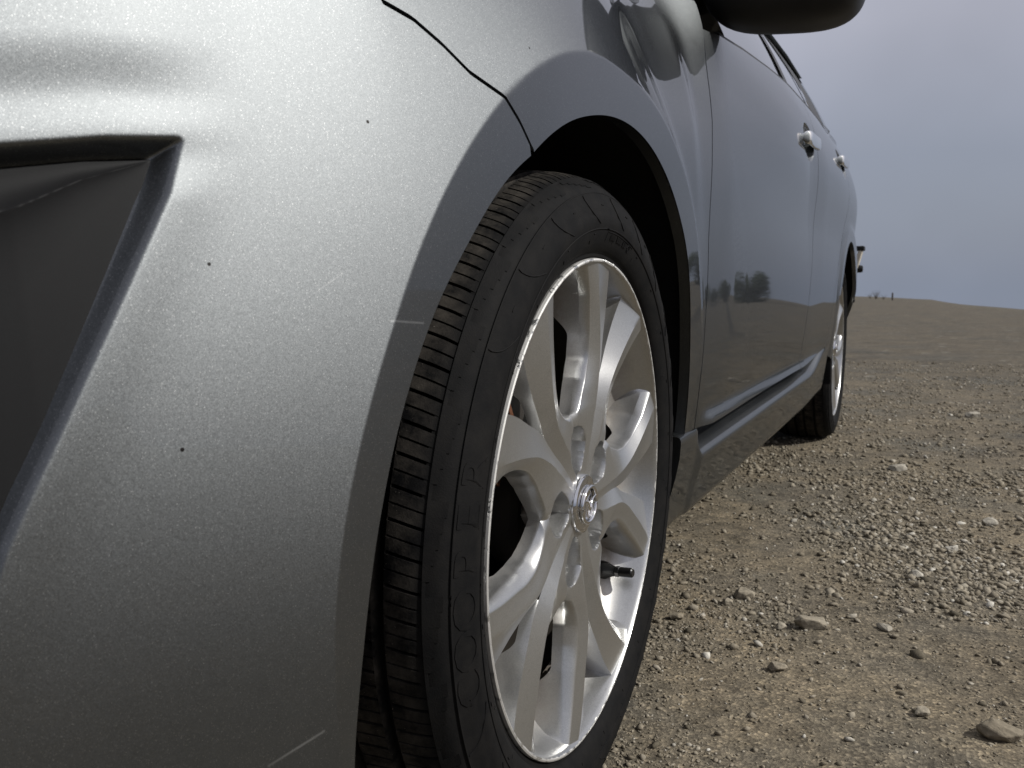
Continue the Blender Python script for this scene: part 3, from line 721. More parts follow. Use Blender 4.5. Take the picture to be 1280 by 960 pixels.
def make_rim(parent, hi=True):
    rows = np.unique(np.concatenate([np.linspace(.028, .093, 58 if hi else 14), [.0935, .094, .095, .0965, .098, .1005, .103, .1065, .11], np.linspace(.115, .2309, 46 if hi else 14)]))
    rows = rows if hi else rows
    def ev(tab): return np.interp(rows, KR, tab) if False else herm(rows, KR, tab)
    tabs = [ev(t) for t in (T_AB, T_AE, T_AR, T_AN, T_BN, T_BF, T_BE, T_BB)]
    tabs[0] = np.maximum(np.interp(rows, KR, T_AB), -16); tabs[7] = np.minimum(np.interp(rows, KR, T_BB), 56)
    tabs[4] = np.maximum(tabs[4], tabs[3])
    hs = [ev(t) for t in (H_AB, H_AE, H_AR, H_AN, H_BN, H_BF, H_BE, H_BB)]
    seg = [16, 16, 10, 0, 12, 14, 16] if hi else [5, 5, 3, 0, 4, 4, 5]
    def strip(i0, i1):
        TH, HH = [], []
        for i in range(i0, i1):
            n = seg[i]; k = np.linspace(0, 1, n + 1)
            if i > i0: k = k[1:]
            # rounded shoulders near the openings, straighter facets inside
            if i == 0: e = np.sin(k * math.pi/2)**.9
            elif i == 6: e = 1 - np.sin((1 - k) * math.pi/2)**.9
            elif i == 5: e = k*k*(3 - 2*k)*.3 + k*.7
            else: e = k
            TH.append(tabs[i][:, None] + (tabs[i+1] - tabs[i])[:, None] * k); HH.append(hs[i][:, None] + (hs[i+1] - hs[i])[:, None] * e)
        return np.concatenate(TH, 1), np.concatenate(HH, 1)
    def well(th, h):
        r = rows[:, None] + np.zeros_like(th)
        a = np.radians(np.where(th < 20, th + 16, th - 56)); u = r * np.sin(a); v = r * np.cos(a) - .0575
        w = np.where(v < 0, .0195 * np.clip(1 + v / .0255, 0, 1)**.5 + .0005, .0200 * np.sqrt(np.clip(1 - (v / .0225)**2, 0, 1)) + .0002)
        d = np.abs(u) - w
        lim = np.where(v < -.0248, .02, 0) + np.where(v > .0228, .02, 0)
        rec = sstep(.0012, -.0045, d + lim)
        return h - .028 * rec
    mb = MB()
    for s in range(5):
        a0 = 72 * s
        ta, ha = strip(0, 3); tb, hb = strip(4, 7)
        ha = well(ta, ha); hb = well(tb, hb)
        rr = rows[:, None]
        mb.grid(deg_pt(rr, ta + a0, ha)); mb.grid(deg_pt(rr, tb + a0, hb))
        k = np.linspace(0, 1, 7)[None, :]
        # side walls: opening walls (rows from the U outward) and notch walls
        op = rows >= .0929; nch = rows >= .1195
        for sel, th, h, dr in ((op, ta[:, 0], ha[:, 0], -.8), (op, tb[:, -1], hb[:, -1], .8), (nch, ta[:, -1], ha[:, -1], .8), (nch, tb[:, 0], hb[:, 0], -.6)):
            r = rows[sel][:, None]; T = th[sel][:, None] + dr * k * 1.2; H = h[sel][:, None] + (wall_foot(r, h[sel][:, None]) - h[sel][:, None]) * k
            mb.grid(deg_pt(r, T + a0, H))
    # lip, barrel and back
    prof = [(.2335, -.0085), (.2352, -.006), (.2358, -.003), (.2352, -.0006), (.2338, 0), (.2325, -.0003), (.2312, -.0018), (.2300, -.0048), (.2285, -.0105), (.2260, -.019), (.2222, -.028), (.2160, -.037), (.2090, -.044), (.2000, -.0485), (.1930, -.0505), (.1905, -.053), (.1915, -.058)]
    P = np.array([[(x, r * math.sin(t), r * math.cos(t)) for t in np.linspace(0, 2*math.pi, 180 if hi else 64, endpoint=False)] for r, x in prof])
    mb.grid(P, wrap=True)
    mb.lathe_x([(.0285, -.011), (.0275, -.02), (.001, -.022)], 48)
    ib = MB(); ib.lathe_x([(.1915, -.056), (.199, -.066), (.204, -.09), (.205, -.16), (.215, -.182), (.232, -.187)], 96); ib.build('rim_barrel', BARREL, parent)
    o = mb.build('rim', ALLOY, parent, sharp=24, weld=4e-5)
    return o
def recalc(o):
    bm = bmesh.new(); bm.from_mesh(o.data); bmesh.ops.recalc_face_normals(bm, faces=bm.faces); bm.to_mesh(o.data); bm.free()

SIDE = [(.2335, -.014), (.2345, -.0065), (.2375, -.0035), (.2405, -.0032), (.2415, -.0015), (.2435, .0008), (.250, .0040), (.258, .0063), (.266, .0078), (.2735, .0082), (.276, .0072), (.280, .0066),
            (.286, .0046), (.291, .0022), (.2945, .0012), (.2952, -.0006), (.299, -.0028), (.3025, -.0062), (.3055, -.0105), (.3078, -.015)]
# tyre: moulded profile (r, x); tread grooves cut as real channels
def make_tyre(parent, hi=True):
    side = SIDE
    wid = .187
    wid = .187
    NP = 88 if hi else 40                                   # tread pitches
    mb = MB()
    # sidewalls, outer and inner
    for pr in (side, [(r, -wid - x) for r, x in side]):
        mb.lathe_x(pr, 292 if hi else 80)
    # tread: columns around, rows across
    across_ = [(-.0150, .3078, 0), (-.0185, .3096, 1), (-.0225, .3112, 1), (-.028, .3126, 1), (-.034, .3137, 1), (-.0400, .3146, 1), (-.0402, .3146, 0), (-.0425, .3075, 2), (-.0475, .3075, 2), (-.0498, .3157, 0), (-.050, .3157, 1), (-.058, .3164, 1), (-.066, .3169, 1), (-.074, .3172, 1), (-.0742, .3172, 0), (-.0765, .309, 2), (-.0815, .309, 2), (-.0838, .3174, 0), (-.084, .3174, 1)]
    mid = -wid / 2
    full = across_ + [(2*mid - x, r, k) for x, r, k in reversed(across_)]
    rows = []
    cols = []                                              # (angle, groove depth factor, phase)
    ang = 0.
    pit = 360. / NP
    rr = random.Random(3)
    for p in range(NP):
        w = .115 * pit; a = p * pit
        # one wide and one narrow cut in each pitch
        for f, ww, dp in ((.0, w, 1.0), (.52, w * .55, .55)):
            s = a + f * pit
            cols += [(s, 0.), (s + .03, dp), (s + ww, dp), (s + ww + .03, 0.)]
        for f in (.26, .78): cols.append((a + f * pit, 0.))
    cols.sort()
    ca = np.array([c[0] for c in cols]); cg = np.array([c[1] for c in cols])
    P = np.zeros((len(full), len(cols), 3))
    for i, (x, r, k) in enumerate(full):
        # grooves sweep forwards as they run across the tread
        u = (x + .015) / .03; sweep = 1.6 * np.sin(np.clip(-u, 0, 6) * .9) 
        step = np.where((np.floor(ca / pit).astype(int) % 3) == 0, 0, 0)
        near = (i < 3 or i >= len(full) - 3); part = np.where((np.floor(ca / pit).astype(int) % 6) < 3, 1.0, .12 if i in (1, len(full) - 2) else 1.0) if near else 1.0
        dep = cg * (.0068 if k == 1 else 0) * part
        rad = r - dep
        P[i] = deg_pt(rad, ca + sweep, x)
    mb.grid(P, wrap=True)
    # shoulder step: stair-stepped raised band between sidewall and tread blocks
    st = MB()
    for p in range(0, NP * 2):
        a0 = p * pit / 2; k = p % 6
        r1 = .3068 - .0016 * k * .9
        a = np.linspace(a0, a0 + pit / 2, 3)
        prof = [(r1 - .0004, None), (r1, .0009), (.3085, .0009)]
        rings = []
        for r, up in prof:
            x = np.interp(r, [q[0] for q in side], [q[1] for q in side]) + (up or -.0005)
            rings.append(deg_pt(np.full(3, r), a, x))
        st.grid(np.array(rings))
    if hi: mb.V += st.V; mb.F += [tuple(i + mb.n for i in f) for f in st.F]; mb.n += st.n
    def sx(r): return float(np.interp(r, [q[0] for q in side], [q[1] for q in side]))
    if hi:
        # moulded lines, ribs and ticks on the sidewall
        def line(pts, w=.00055, h=.0006):
            mb.tube([tuple(deg_pt(np.array(r), np.array(a), sx(r) + h * .4)) for r, a in pts], w, 5, True)
        for rr_ in (.2948, .2625):
            line([(rr_, a) for a in np.linspace(0, 360, 241)], .0007)
        for k in range(24):
            a = k * 15 + 4
            (a % 360 < 245 or a % 360 > 300) and line([(.2935 - .026 * q, a + 6 * q * q) for q in np.linspace(0, 1, 8)], .0006)
            (a % 360 < 245 or a % 360 > 300) and line([(.284, a + 8), (.284, a + 9.2)], .0005); line([(.2585, a + 3), (.2585, a + 3.9)], .0005); line([(.2505, a + 1), (.2535, a + 1)], .0004)
        # unreadable size code: low moulded bars near the top
        for a in (3., 4.1, 5.2, 7.4, 8.5, 9.6, 11.6, 12.7):
            line([(.2535, a), (.2585, a)], .0010); line([(.2535, a + .55), (.2585, a + .55)], .0008)
        line([(.2600, a) for a in np.linspace(1, 18, 20)], .0004)
        line([(.2515, 0), (.2605, .6)], .0006)
        line([(.256 + .0032 * math.cos(q), 15.6 + .75 * math.sin(q)) for q in np.linspace(0, 2 * math.pi, 13)], .0006)
    o = mb.build('tyre', TYRE, parent, sharp=35, weld=2e-5)
    recalc(o)
    return o

def letters(text, r, a_mid, step, size, depth, parent, surf_x):
    """raised sidewall lettering, each glyph turned to follow the circle; one mesh part of the tyre"""
    for i, ch in enumerate(text):
        cu = bpy.data.curves.new('t', 'FONT'); cu.body = ch; cu.size = size; cu.extrude = depth; cu.align_x = 'CENTER'; cu.align_y = 'CENTER'; cu.resolution_u = 3
        ob = bpy.data.objects.new('t', cu); COL.objects.link(ob)
        dg = bpy.context.evaluated_depsgraph_get(); me = bpy.data.meshes.new_from_object(ob.evaluated_get(dg))
        a = R(a_mid + (i - (len(text) - 1) / 2) * step)
        # glyph plane: text right = tangential (clockwise from outside), up = radial outwards
        M = Matrix(((0, 0, 1, surf_x), (math.cos(a), math.sin(a), 0, r * math.sin(a)), (-math.sin(a), math.cos(a), 0, r * math.cos(a)), (0, 0, 0, 1)))
        S = Matrix.Diagonal((1.3, 1.0, 1, 1))
        me.transform(M @ S); me.materials.clear()
        for v in me.vertices: v.co.x += float(np.interp(math.hypot(v.co.y, v.co.z), [q[0] for q in SIDE], [q[1] for q in SIDE])) - surf_x
        bpy.data.objects.remove(ob); bpy.data.curves.remove(cu)
        link_mesh('raised_letter', me, TYRE, parent, smooth=False)

def make_cap(parent):
    mb = MB(); mb.lathe_x([(.0285, -.0125), (.0285, -.0085), (.0275, -.0068), (.024, -.0058), (.012, -.0050), (.0005, -.0048)], 64)
    o = mb.build('centre_cap', CHROME, parent, sharp=40)
    # emblem: an oval ring with spread wings inside
    e = MB()
    th = np.linspace(0, 2*math.pi, 49)
    e.tube([(-.0032, .0200 * math.sin(t), .0172 * math.cos(t)) for t in th], .0021, 8, False)
    wing = [(-.0165, .0062), (-.0105, .0050), (-.0050, .0020), (0, -.0045), (.0050, .0020), (.0105, .0050), (.0165, .0062)]
    wp = poly(wing, 31)
    e.tube([(-.0030, y, z) for y, z in wp], [.0012 + .0010 * math.exp(-(y / .007)**2) for y, z in wp], 8)
    e.tube([(-.0032, y, z) for y, z in poly([(-.0105, .0045), (-.0075, -.0060), (-.003, -.0125)], 12)], .0012, 6)
    e.tube([(-.0032, y, z) for y, z in poly([(.0105, .0045), (.0075, -.0060), (.003, -.0125)], 12)], .0012, 6)
    e.build('emblem', CHROME, parent)
    return o

def make_wheel(name, parent, loc, hi=True, caliper=True):
    w = empty(name, loc, parent)
    rim = make_rim(w, hi); recalc(rim)
    ty = make_tyre(w, hi)
    make_cap(w)
    for k in range(5):
        a = -16 + 72 * k
        mb = MB(); pr = [(.0, -.0205), (.004, -.0208), (.0075, -.0225), (.0095, -.026), (.0100, -.034), (.0100, -.042)]
        mb.lathe_x([(max(r, 2e-4), x) for r, x in pr], 18)
        n = mb.build('lug_nut', STEEL, w, sharp=40); c = deg_pt(np.array(.0575), np.array(float(a)), -.004); n.location = tuple(c)
    mb = MB(); mb.lathe_x([(.055, -.095), (.135, -.095), (.14, -.098), (.14, -.118), (.135, -.121), (.055, -.121)], 80); mb.lathe_x([(.001, -.050), (.065, -.050), (.072, -.056), (.072, -.08)], 48)
    mb.build('brake_disc', DISC, w, sharp=30)
    mb = MB(); ph = np.radians(np.linspace(-72, -34, 14))
    for r0, r1, x0, x1 in ((.088, .160, -.058, -.072), (.135, .168, -.06, -.115)):
        P = np.array([[(x, r * math.sin(a), r * math.cos(a)) for a in ph] for r, x in ((r0, x0 - .012), (r0 + .006, x0), (r1 - .008, x0), (r1, x0 - .01), (r1, x1), (r0, x1))]); mb.grid(P)
    mb.build('brake_caliper', RUST, w, sharp=35)
    # valve
    a = 124.5; mb = MB()
    base = Vector(deg_pt(np.array(.2115), np.array(a), -.050)); tipv = Vector(deg_pt(np.array(.2050), np.array(a), -.006))
    d = (tipv - base).normalized()
    ks = [(0, .0105), (.12, .0112), (.26, .0098), (.40, .0068), (.50, .0058), (.51, .0042), (.60, .0042), (.605, .0052), (.64, .0052), (.65, .0056), (.97, .0056), (1.0, .0044)]
    mb.tube([base + (tipv - base) * k for k, r in ks], [r for k, r in ks], 16)
    mb.build('valve_stem', VALVE, w, sharp=35)
    mb = MB(); mb.tube([base + (tipv - base) * k for k in (.515, .52, .62, .625)], [.0056, .0064, .0064, .0056], 6); mb.build('valve_collar', STEEL, w, smooth=False)
    return w
fw = make_wheel('front_wheel', car, (0, 0, .315))
fw.rotation_euler = (0, R(1.2), R(0))
letters('COOPER', .2805, -89.4, 6.4, .033, .0006, fw, .0064)
def copy_wheel(loc, rot, name):
    w = fw.copy(); COL.objects.link(w); w.name = name; w.location = loc; w.rotation_euler = rot
    for ch in list(fw.children):
        c = ch.copy(); COL.objects.link(c); c.parent = w
    return w
rw = copy_wheel((-.004, 2.64, .315), (R(-14), R(.6), 0), 'rear_wheel')
copy_wheel((2*XC, 0, .315), (0, 0, math.pi), 'front_wheel'); copy_wheel((2*XC, 2.64, .315), (0, 0, math.pi), 'rear_wheel')
# strut and knuckle behind the front wheel
mb = MB(); mb.tube([(-.26, .02, .34), (-.27, .03, .62)], [.03, .024], 12); mb.tube([(-.20, 0, .25), (-.6, .02, .22)], [.03, .02], 10); mb.tube([(-.14, 0, .315), (-.75, 0, .30)], [.04, .03], 12)
mb.build('suspension_strut', INNER, car)

# ------------------------------------------------------------------ ground
def ground_z(x, y):
    """level lot on a hilltop: near-flat by the car, then it rolls away, sooner towards the right"""
    dx = x - CAM[0]; dy = y - CAM[1]; d = np.hypot(dx, dy) + 1e-6
    az = np.degrees(np.arctan2(dx, dy))                      # 0 = straight back along the car, + = outward
    k = np.interp(az, [-60, -7, -3, 0, 2, 4.6, 9, 20, 60, 120], [1.4e-5, 1.6e-5, 2.2e-5, 4.5e-5, 1.1e-4, 1.9e-4, 1.2e-4, 3e-5, 2e-5, 2e-5])
    far = np.maximum(d - 4, 0)
    z = -k * far**2 + 1.3e-4 * np.clip(far, 0, 70)**2 * sstep(7, 13, az)
    return z
def gnoise(x, y):
    return noise.noise(Vector((x * 1.7, y * 1.7, 3))) * .010 + noise.noise(Vector((x * 6, y * 6, 1))) * .004 + noise.noise(Vector((x * 25, y * 25, 8))) * .0016
rad = np.concatenate([[.0005], np.geomspace(.30, 6, 150), np.geomspace(6.15, 420, 110)])
az = np.radians(np.concatenate([np.linspace(-180, -34, 40)[:-1], np.linspace(-34, 14, 200), np.linspace(14, 70, 70)[1:], np.linspace(70, 180, 30)[1:-1]]))
X = CAM[0] + rad[:, None] * np.sin(az); Y = CAM[1] + rad[:, None] * np.cos(az); Z = ground_z(X, Y)
amp = np.clip(np.hypot(X, Y) * 0 + 1, 0, 1)
for i in range(X.shape[0]):
    for j in range(X.shape[1]):
        x, y = X[i, j], Y[i, j]
        n_ = noise.noise(Vector((x * .9, y * .9, 3))) * .006 + noise.noise(Vector((x * 5, y * 5, 1))) * .004
        if rad[i] < 8: n_ += noise.noise(Vector((x * 22, y * 22, 8))) * .0022 + noise.noise(Vector((x * 60, y * 60, 2))) * .0011
        if rad[i] > 6: n_ += noise.noise(Vector((x * .15, y * .15, 5))) * .05 * min(1, (rad[i] - 6) / 30)
        Z[i, j] += n_ - .002
P = np.stack([X, Y, Z], -1)
def make_ground_mat():
    m, t, b = mat('gravelly_dirt')
    co = N(t, 'ShaderNodeTexCoord')
    n1 = N(t, 'ShaderNodeTexNoise', Scale=1.1, Detail=6.0, Roughness=.6); n2 = N(t, 'ShaderNodeTexNoise', Scale=26.0, Detail=8.0, Roughness=.75)
    n3 = N(t, 'ShaderNodeTexNoise', Scale=420.0, Detail=5.0, Roughness=.75); v = N(t, 'ShaderNodeTexVoronoi', Scale=260.0); v3 = N(t, 'ShaderNodeTexVoronoi', Scale=38.0)
    for n in (n1, n2, n3, v, v3): t.links.new(co.outputs['Object'], n.inputs['Vector'])
    c1 = ramp_node(t, n1.outputs['Fac'], [(.36, (.112, .104, .086)), (.47, (.172, .143, .102)), (.55, (.140, .122, .094)), (.66, (.124, .120, .103))])
    c2 = ramp_node(t, n2.outputs['Fac'], [(.30, (.45, .45, .45)), (.55, (1., 1., 1.)), (.75, (1.35, 1.3, 1.25))])
    # ground colour turns greyer and darker with distance from the front wheel
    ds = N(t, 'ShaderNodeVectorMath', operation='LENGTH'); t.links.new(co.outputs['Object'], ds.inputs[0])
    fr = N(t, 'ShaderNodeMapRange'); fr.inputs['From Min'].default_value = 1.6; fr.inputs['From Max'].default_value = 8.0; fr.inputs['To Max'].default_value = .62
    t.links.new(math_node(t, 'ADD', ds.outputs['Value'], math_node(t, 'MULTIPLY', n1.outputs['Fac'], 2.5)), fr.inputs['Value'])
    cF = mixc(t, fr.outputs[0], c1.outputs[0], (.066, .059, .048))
    v5 = N(t, 'ShaderNodeTexVoronoi', Scale=7.0); n6 = N(t, 'ShaderNodeTexNoise', Scale=2.6, Detail=7.0, Roughness=.8)
    for n in (v5, n6): t.links.new(co.outputs['Object'], n.inputs['Vector'])
    s5 = N(t, 'ShaderNodeSeparateColor'); t.links.new(v5.outputs['Color'], s5.inputs[0])
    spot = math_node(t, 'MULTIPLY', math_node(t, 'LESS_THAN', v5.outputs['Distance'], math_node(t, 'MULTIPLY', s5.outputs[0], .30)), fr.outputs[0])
    c5 = ramp_node(t, s5.outputs[1], [(0, (.035, .032, .026)), (.6, (.06, .055, .045)), (.75, (.22, .205, .175)), (1, (.30, .285, .25))])
    cF = mixc(t, spot, cF, c5.outputs[0])
    c6 = ramp_node(t, n6.outputs['Fac'], [(.34, (.62, .62, .62)), (.5, (1., 1., 1.)), (.66, (1.3, 1.27, 1.2))])
    m6 = N(t, 'ShaderNodeMix', data_type='RGBA', blend_type='MULTIPLY'); m6.inputs['Factor'].default_value = .8; t.links.new(cF, m6.inputs['A']); t.links.new(c6.outputs[0], m6.inputs['B'])
    # an old vehicle track, damp and dark, crossing the lot to the right of the car
    sx = N(t, 'ShaderNodeSeparateXYZ'); t.links.new(co.outputs['Object'], sx.inputs[0])
    ln = math_node(t, 'SUBTRACT', sx.outputs['X'], math_node(t, 'MULTIPLY', sx.outputs['Y'], .285))
    ln = math_node(t, 'ADD', ln, math_node(t, 'MULTIPLY', n1.outputs['Fac'], .5))
    trk = 0
    for c_, w_ in ((-.55, .26), (.85, .26)):
        q = math_node(t, 'ABSOLUTE', math_node(t, 'SUBTRACT', ln, c_))
        m_ = N(t, 'ShaderNodeMapRange'); m_.inputs['From Min'].default_value = w_; m_.inputs['From Max'].default_value = w_ * .5
        t.links.new(q, m_.inputs['Value']); trk = m_.outputs[0] if trk == 0 else math_node(t, 'MAXIMUM', trk, m_.outputs[0])
    far_ = N(t, 'ShaderNodeMapRange'); far_.inputs['From Min'].default_value = 6.5; far_.inputs['From Max'].default_value = 8.5; t.links.new(sx.outputs['Y'], far_.inputs['Value'])
    trk = math_node(t, 'MULTIPLY', math_node(t, 'MULTIPLY', trk, far_.outputs[0]), .8)
    cT = mixc(t, trk, m6.outputs['Result'], (.040, .037, .033))
    mul = N(t, 'ShaderNodeMix', data_type='RGBA', blend_type='MULTIPLY'); mul.inputs['Factor'].default_value = 1
    t.links.new(cT, mul.inputs['A']); t.links.new(c2.outputs[0], mul.inputs['B'])
    sp = N(t, 'ShaderNodeSeparateColor'); t.links.new(v.outputs['Color'], sp.inputs[0])
    c3 = ramp_node(t, sp.outputs[0], [(0, (.42, .42, .43)), (.5, (.85, .85, .85)), (.86, (1.15, 1.14, 1.1)), (1, (2.1, 2.05, 1.95))])
    mul2 = N(t, 'ShaderNodeMix', data_type='RGBA', blend_type='MULTIPLY'); mul2.inputs['Factor'].default_value = .75
    t.links.new(mul.outputs['Result'], mul2.inputs['A']); t.links.new(c3.outputs[0], mul2.inputs['B'])
    sp3 = N(t, 'ShaderNodeSeparateColor'); t.links.new(v3.outputs['Color'], sp3.inputs[0])
    c4 = ramp_node(t, sp3.outputs[1], [(0, (.7, .7, .7)), (.6, (1, 1, 1)), (.93, (1.1, 1.08, 1.05)), (1, (1.7, 1.7, 1.65))])
    mul3 = N(t, 'ShaderNodeMix', data_type='RGBA', blend_type='MULTIPLY'); mul3.inputs['Factor'].default_value = .10
    t.links.new(mul2.outputs['Result'], mul3.inputs['A']); t.links.new(c4.outputs[0], mul3.inputs['B'])
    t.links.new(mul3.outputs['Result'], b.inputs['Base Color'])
    b.inputs['Roughness'].default_value = .95; b.inputs['Specular IOR Level'].default_value = .15
    h = math_node(t, 'ADD', math_node(t, 'MULTIPLY', n3.outputs['Fac'], .5), math_node(t, 'MULTIPLY', v.outputs['Distance'], .5))
    h = math_node(t, 'ADD', h, n2.outputs['Fac'])
    bp = N(t, 'ShaderNodeBump', Strength=.5, Distance=.005); t.links.new(h, bp.inputs['Height']); t.links.new(bp.outputs[0], b.inputs['Normal'])
    return m
GROUND = make_ground_mat()
gm = MB()
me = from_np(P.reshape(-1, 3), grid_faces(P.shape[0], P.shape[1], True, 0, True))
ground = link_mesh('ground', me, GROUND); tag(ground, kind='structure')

# gravel: tens of thousands of loose chips, one piece of stuff
def make_stone_mat(name, tint=(1, 1, 1)):
    m, t, b = mat(name)
    at = N(t, 'ShaderNodeAttribute', attribute_name='tone'); co = N(t, 'ShaderNodeTexCoord')
    n = N(t, 'ShaderNodeTexNoise', Scale=160.0, Detail=5.0, Roughness=.7); t.links.new(co.outputs['Object'], n.inputs['Vector'])
    c = ramp_node(t, at.outputs['Fac'], [(0, (.085, .074, .053)), (.35, (.17, .147, .109)), (.7, (.235, .209, .163)), (.9, (.30, .282, .24)), (1, (.44, .42, .37))])
    c2 = ramp_node(t, n.outputs['Fac'], [(.3, (.65, .65, .65)), (.7, (1.25, 1.22, 1.2))])
    mul = N(t, 'ShaderNodeMix', data_type='RGBA', blend_type='MULTIPLY'); mul.inputs['Factor'].default_value = .9
    t.links.new(c.outputs[0], mul.inputs['A']); t.links.new(c2.outputs[0], mul.inputs['B']); t.links.new(mul.outputs['Result'], b.inputs['Base Color'])
    b.inputs['Roughness'].default_value = .9; b.inputs['Specular IOR Level'].default_value = .2
    bp = N(t, 'ShaderNodeBump', Strength=.5, Distance=.002); t.links.new(n.outputs['Fac'], bp.inputs['Height']); t.links.new(bp.outputs[0], b.inputs['Normal'])
    return m
STONE = make_stone_mat('gravel_stone')
def ico():
    bm = bmesh.new(); bmesh.ops.create_icosphere(bm, subdivisions=1, radius=1); V = np.array([v.co for v in bm.verts]); F = np.array([[v.index for v in f.verts] for f in bm.faces]); bm.free(); return V, F
def gravel():
    V0, F0 = ico(); nv = len(V0)
    n = 165000
    d = np.exp(RNG.uniform(math.log(.72), math.log(7.5), n)); a = np.radians(RNG.uniform(-26, 16, n))
    x = CAM[0] + d * np.sin(a); y = CAM[1] + d * np.cos(a)
    cl = np.array([noise.noise(Vector((p * 2.3, q * 2.3, 9))) + .5 * noise.noise(Vector((p * 7, q * 7, 4))) for p, q in zip(x, y)])
    # a swath of coarser pale chips lies to the right of the car
    sw = np.exp(-(((x - .34) / .20)**2 + ((y - 1.05) / .40)**2)) * np.clip(.6 + 1.2 * cl, 0, 1.3)
    keep = RNG.uniform(0, 1, n) < np.clip(.40 + .85 * cl + .45 * sw, .14, 1)
    keep &= (x > -.32)
    x, y, d, sw, cl = x[keep], y[keep], d[keep], sw[keep], cl[keep]; n = len(x)
    s = np.exp(RNG.normal(math.log(.00120), .62, n)) * (1 + .55 * sw) * np.clip(d / 1.3, .85, 2.4)
    s = np.minimum(s, .0085)
    tone = np.clip(RNG.normal(.45, .23, n) + .10 * sw, 0, 1)
    S = np.stack([s * RNG.uniform(.8, 1.5, n), s * RNG.uniform(.7, 1.2, n), s * RNG.uniform(.4, .8, n)], -1)
    jit = 1 + RNG.uniform(-.48, .40, (n, nv, 1))
    L = V0[None] * jit * S[:, None]
    ang = RNG.uniform(0, 2*math.pi, n); c, sn = np.cos(ang)[:, None], np.sin(ang)[:, None]
    tilt = RNG.normal(0, .35, n); ct, st = np.cos(tilt)[:, None], np.sin(tilt)[:, None]
    L2 = np.stack([L[..., 0] * ct - L[..., 2] * st, L[..., 1], L[..., 0] * st + L[..., 2] * ct], -1)
    L3 = np.stack([L2[..., 0] * c - L2[..., 1] * sn, L2[..., 0] * sn + L2[..., 1] * c, L2[..., 2]], -1)
    gz = np.array([noise.noise(Vector((p * .9, q * .9, 3))) * .006 + noise.noise(Vector((p * 5, q * 5, 1))) * .004 + noise.noise(Vector((p * 22, q * 22, 8))) * .0022 + noise.noise(Vector((p * 60, q * 60, 2))) * .0011 for p, q in zip(x, y)]) + ground_z(x, y) - .002
    C = np.stack([x, y, gz + S[:, 2] * .35], -1)
    V = (L3 + C[:, None]).reshape(-1, 3); F = (F0[None] + (np.arange(n) * nv)[:, None, None]).reshape(-1, 3)
    me = from_np(V, F)
    at = me.attributes.new('tone', 'FLOAT', 'POINT'); at.data.foreach_set('value', np.repeat(tone, nv).astype(np.float32))
    o = link_mesh('gravel', me, STONE, smooth=False); tag(o, 'loose grey and brown gravel chips scattered over the dirt', 'gravel', kind='stuff')
gravel()

def ground_at(x, y):
    return noise.noise(Vector((x * .9, y * .9, 3))) * .006 + noise.noise(Vector((x * 5, y * 5, 1))) * .004 + noise.noise(Vector((x * 22, y * 22, 8))) * .0022 + float(ground_z(np.array(x), np.array(y))) - .002
def rock(name, x, y, size, label, tone, seed, rz=0., group=None):
    rn = random.Random(seed); bm = bmesh.new()
    for k in range(22):
        v = Vector((rn.gauss(0, 1), rn.gauss(0, 1), rn.gauss(0, 1))).normalized()
        v = Vector((v.x * size[0], v.y * size[1], v.z * size[2])) * rn.uniform(.86, 1.0); bm.verts.new(v)
    r = bmesh.ops.convex_hull(bm, input=bm.verts)
    bmesh.ops.delete(bm, geom=list({e for e in r['geom_interior'] + r['geom_unused'] if isinstance(e, bmesh.types.BMVert)}), context='VERTS')
    bmesh.ops.bevel(bm, geom=bm.edges[:], offset=min(size) * .06, segments=1, affect='EDGES')
    bmesh.ops.subdivide_edges(bm, edges=[e for e in bm.edges if e.calc_length() > min(size) * .5], cuts=2, use_grid_fill=True)
    for v in bm.verts: v.co += v.normal * noise.noise(v.co * (3.5 / max(size)) * 1.0 + Vector((seed, 0, 0))) * min(size) * .10
    me = bpy.data.meshes.new('m'); bm.to_mesh(me); bm.free()
    at = me.attributes.new('tone', 'FLOAT', 'POINT'); at.data.foreach_set('value', np.full(len(me.vertices), tone, np.float32))
    o = link_mesh(name, me, STONE, smooth=False); o.location = (x, y, ground_at(x, y) + size[2] * .55); o.rotation_euler = (rn.uniform(-.15, .15), rn.uniform(-.15, .15), rz)
    tag(o, label, 'stone', group); return o

rock('stone', .020, .735, (.021, .016, .013), 'squarish grey-pink stone with a dark left face, on the dirt beside the tyre', .62, 3, .4)
rock('stone', .000, .690, (.011, .010, .008), 'small pale stone just in front of the squarish grey-pink stone', .66, 8, 1.1)
rock('stone', .140, .628, (.030, .018, .017), 'largest jagged grey stone lying in the open middle of the gravel', .66, 12, .3)
rock('stone', .098, .606, (.012, .008, .007), 'thin light chip leaning at the left end of the largest jagged stone', .74, 15, .8)
rock('stone', .286, .977, (.016, .012, .008), 'pale flat stone in the swath of light gravel', .92, 21, .2)
rock('stone', .349, 1.202, (.016, .013, .010), 'whitish stone at the upper edge of the light gravel swath', .96, 24, 1.0)
rock('stone', .245, .665, (.019, .010, .006), 'long flat grey flake lying right of the largest jagged stone', .82, 31, 2.2)
rock('stone', .384, .345, (.030, .022, .015), 'brownish stone by the lower right corner of the photo', .34, 37, .2)
rock('stone', .300, .372, (.013, .010, .008), 'tan stone standing alone near the bottom right', .70, 41, .9)
rock('stone', -.060, .585, (.015, .011, .008), 'flat brown stone half sunk beside the front tyre', .42, 45, .5)
rock('stone', .118, .440, (.016, .011, .008), 'dull brown flake in the foreground below the largest jagged stone', .52, 49, .1)
rock('stone', .430, 1.47, (.022, .016, .012), 'light grey stone at the right edge beyond the gravel swath', .88, 53, .6)
rock('stone', .222, 2.06, (.030, .020, .014), 'pale stone alone on the bare dirt level with the car door', .86, 57, .3)
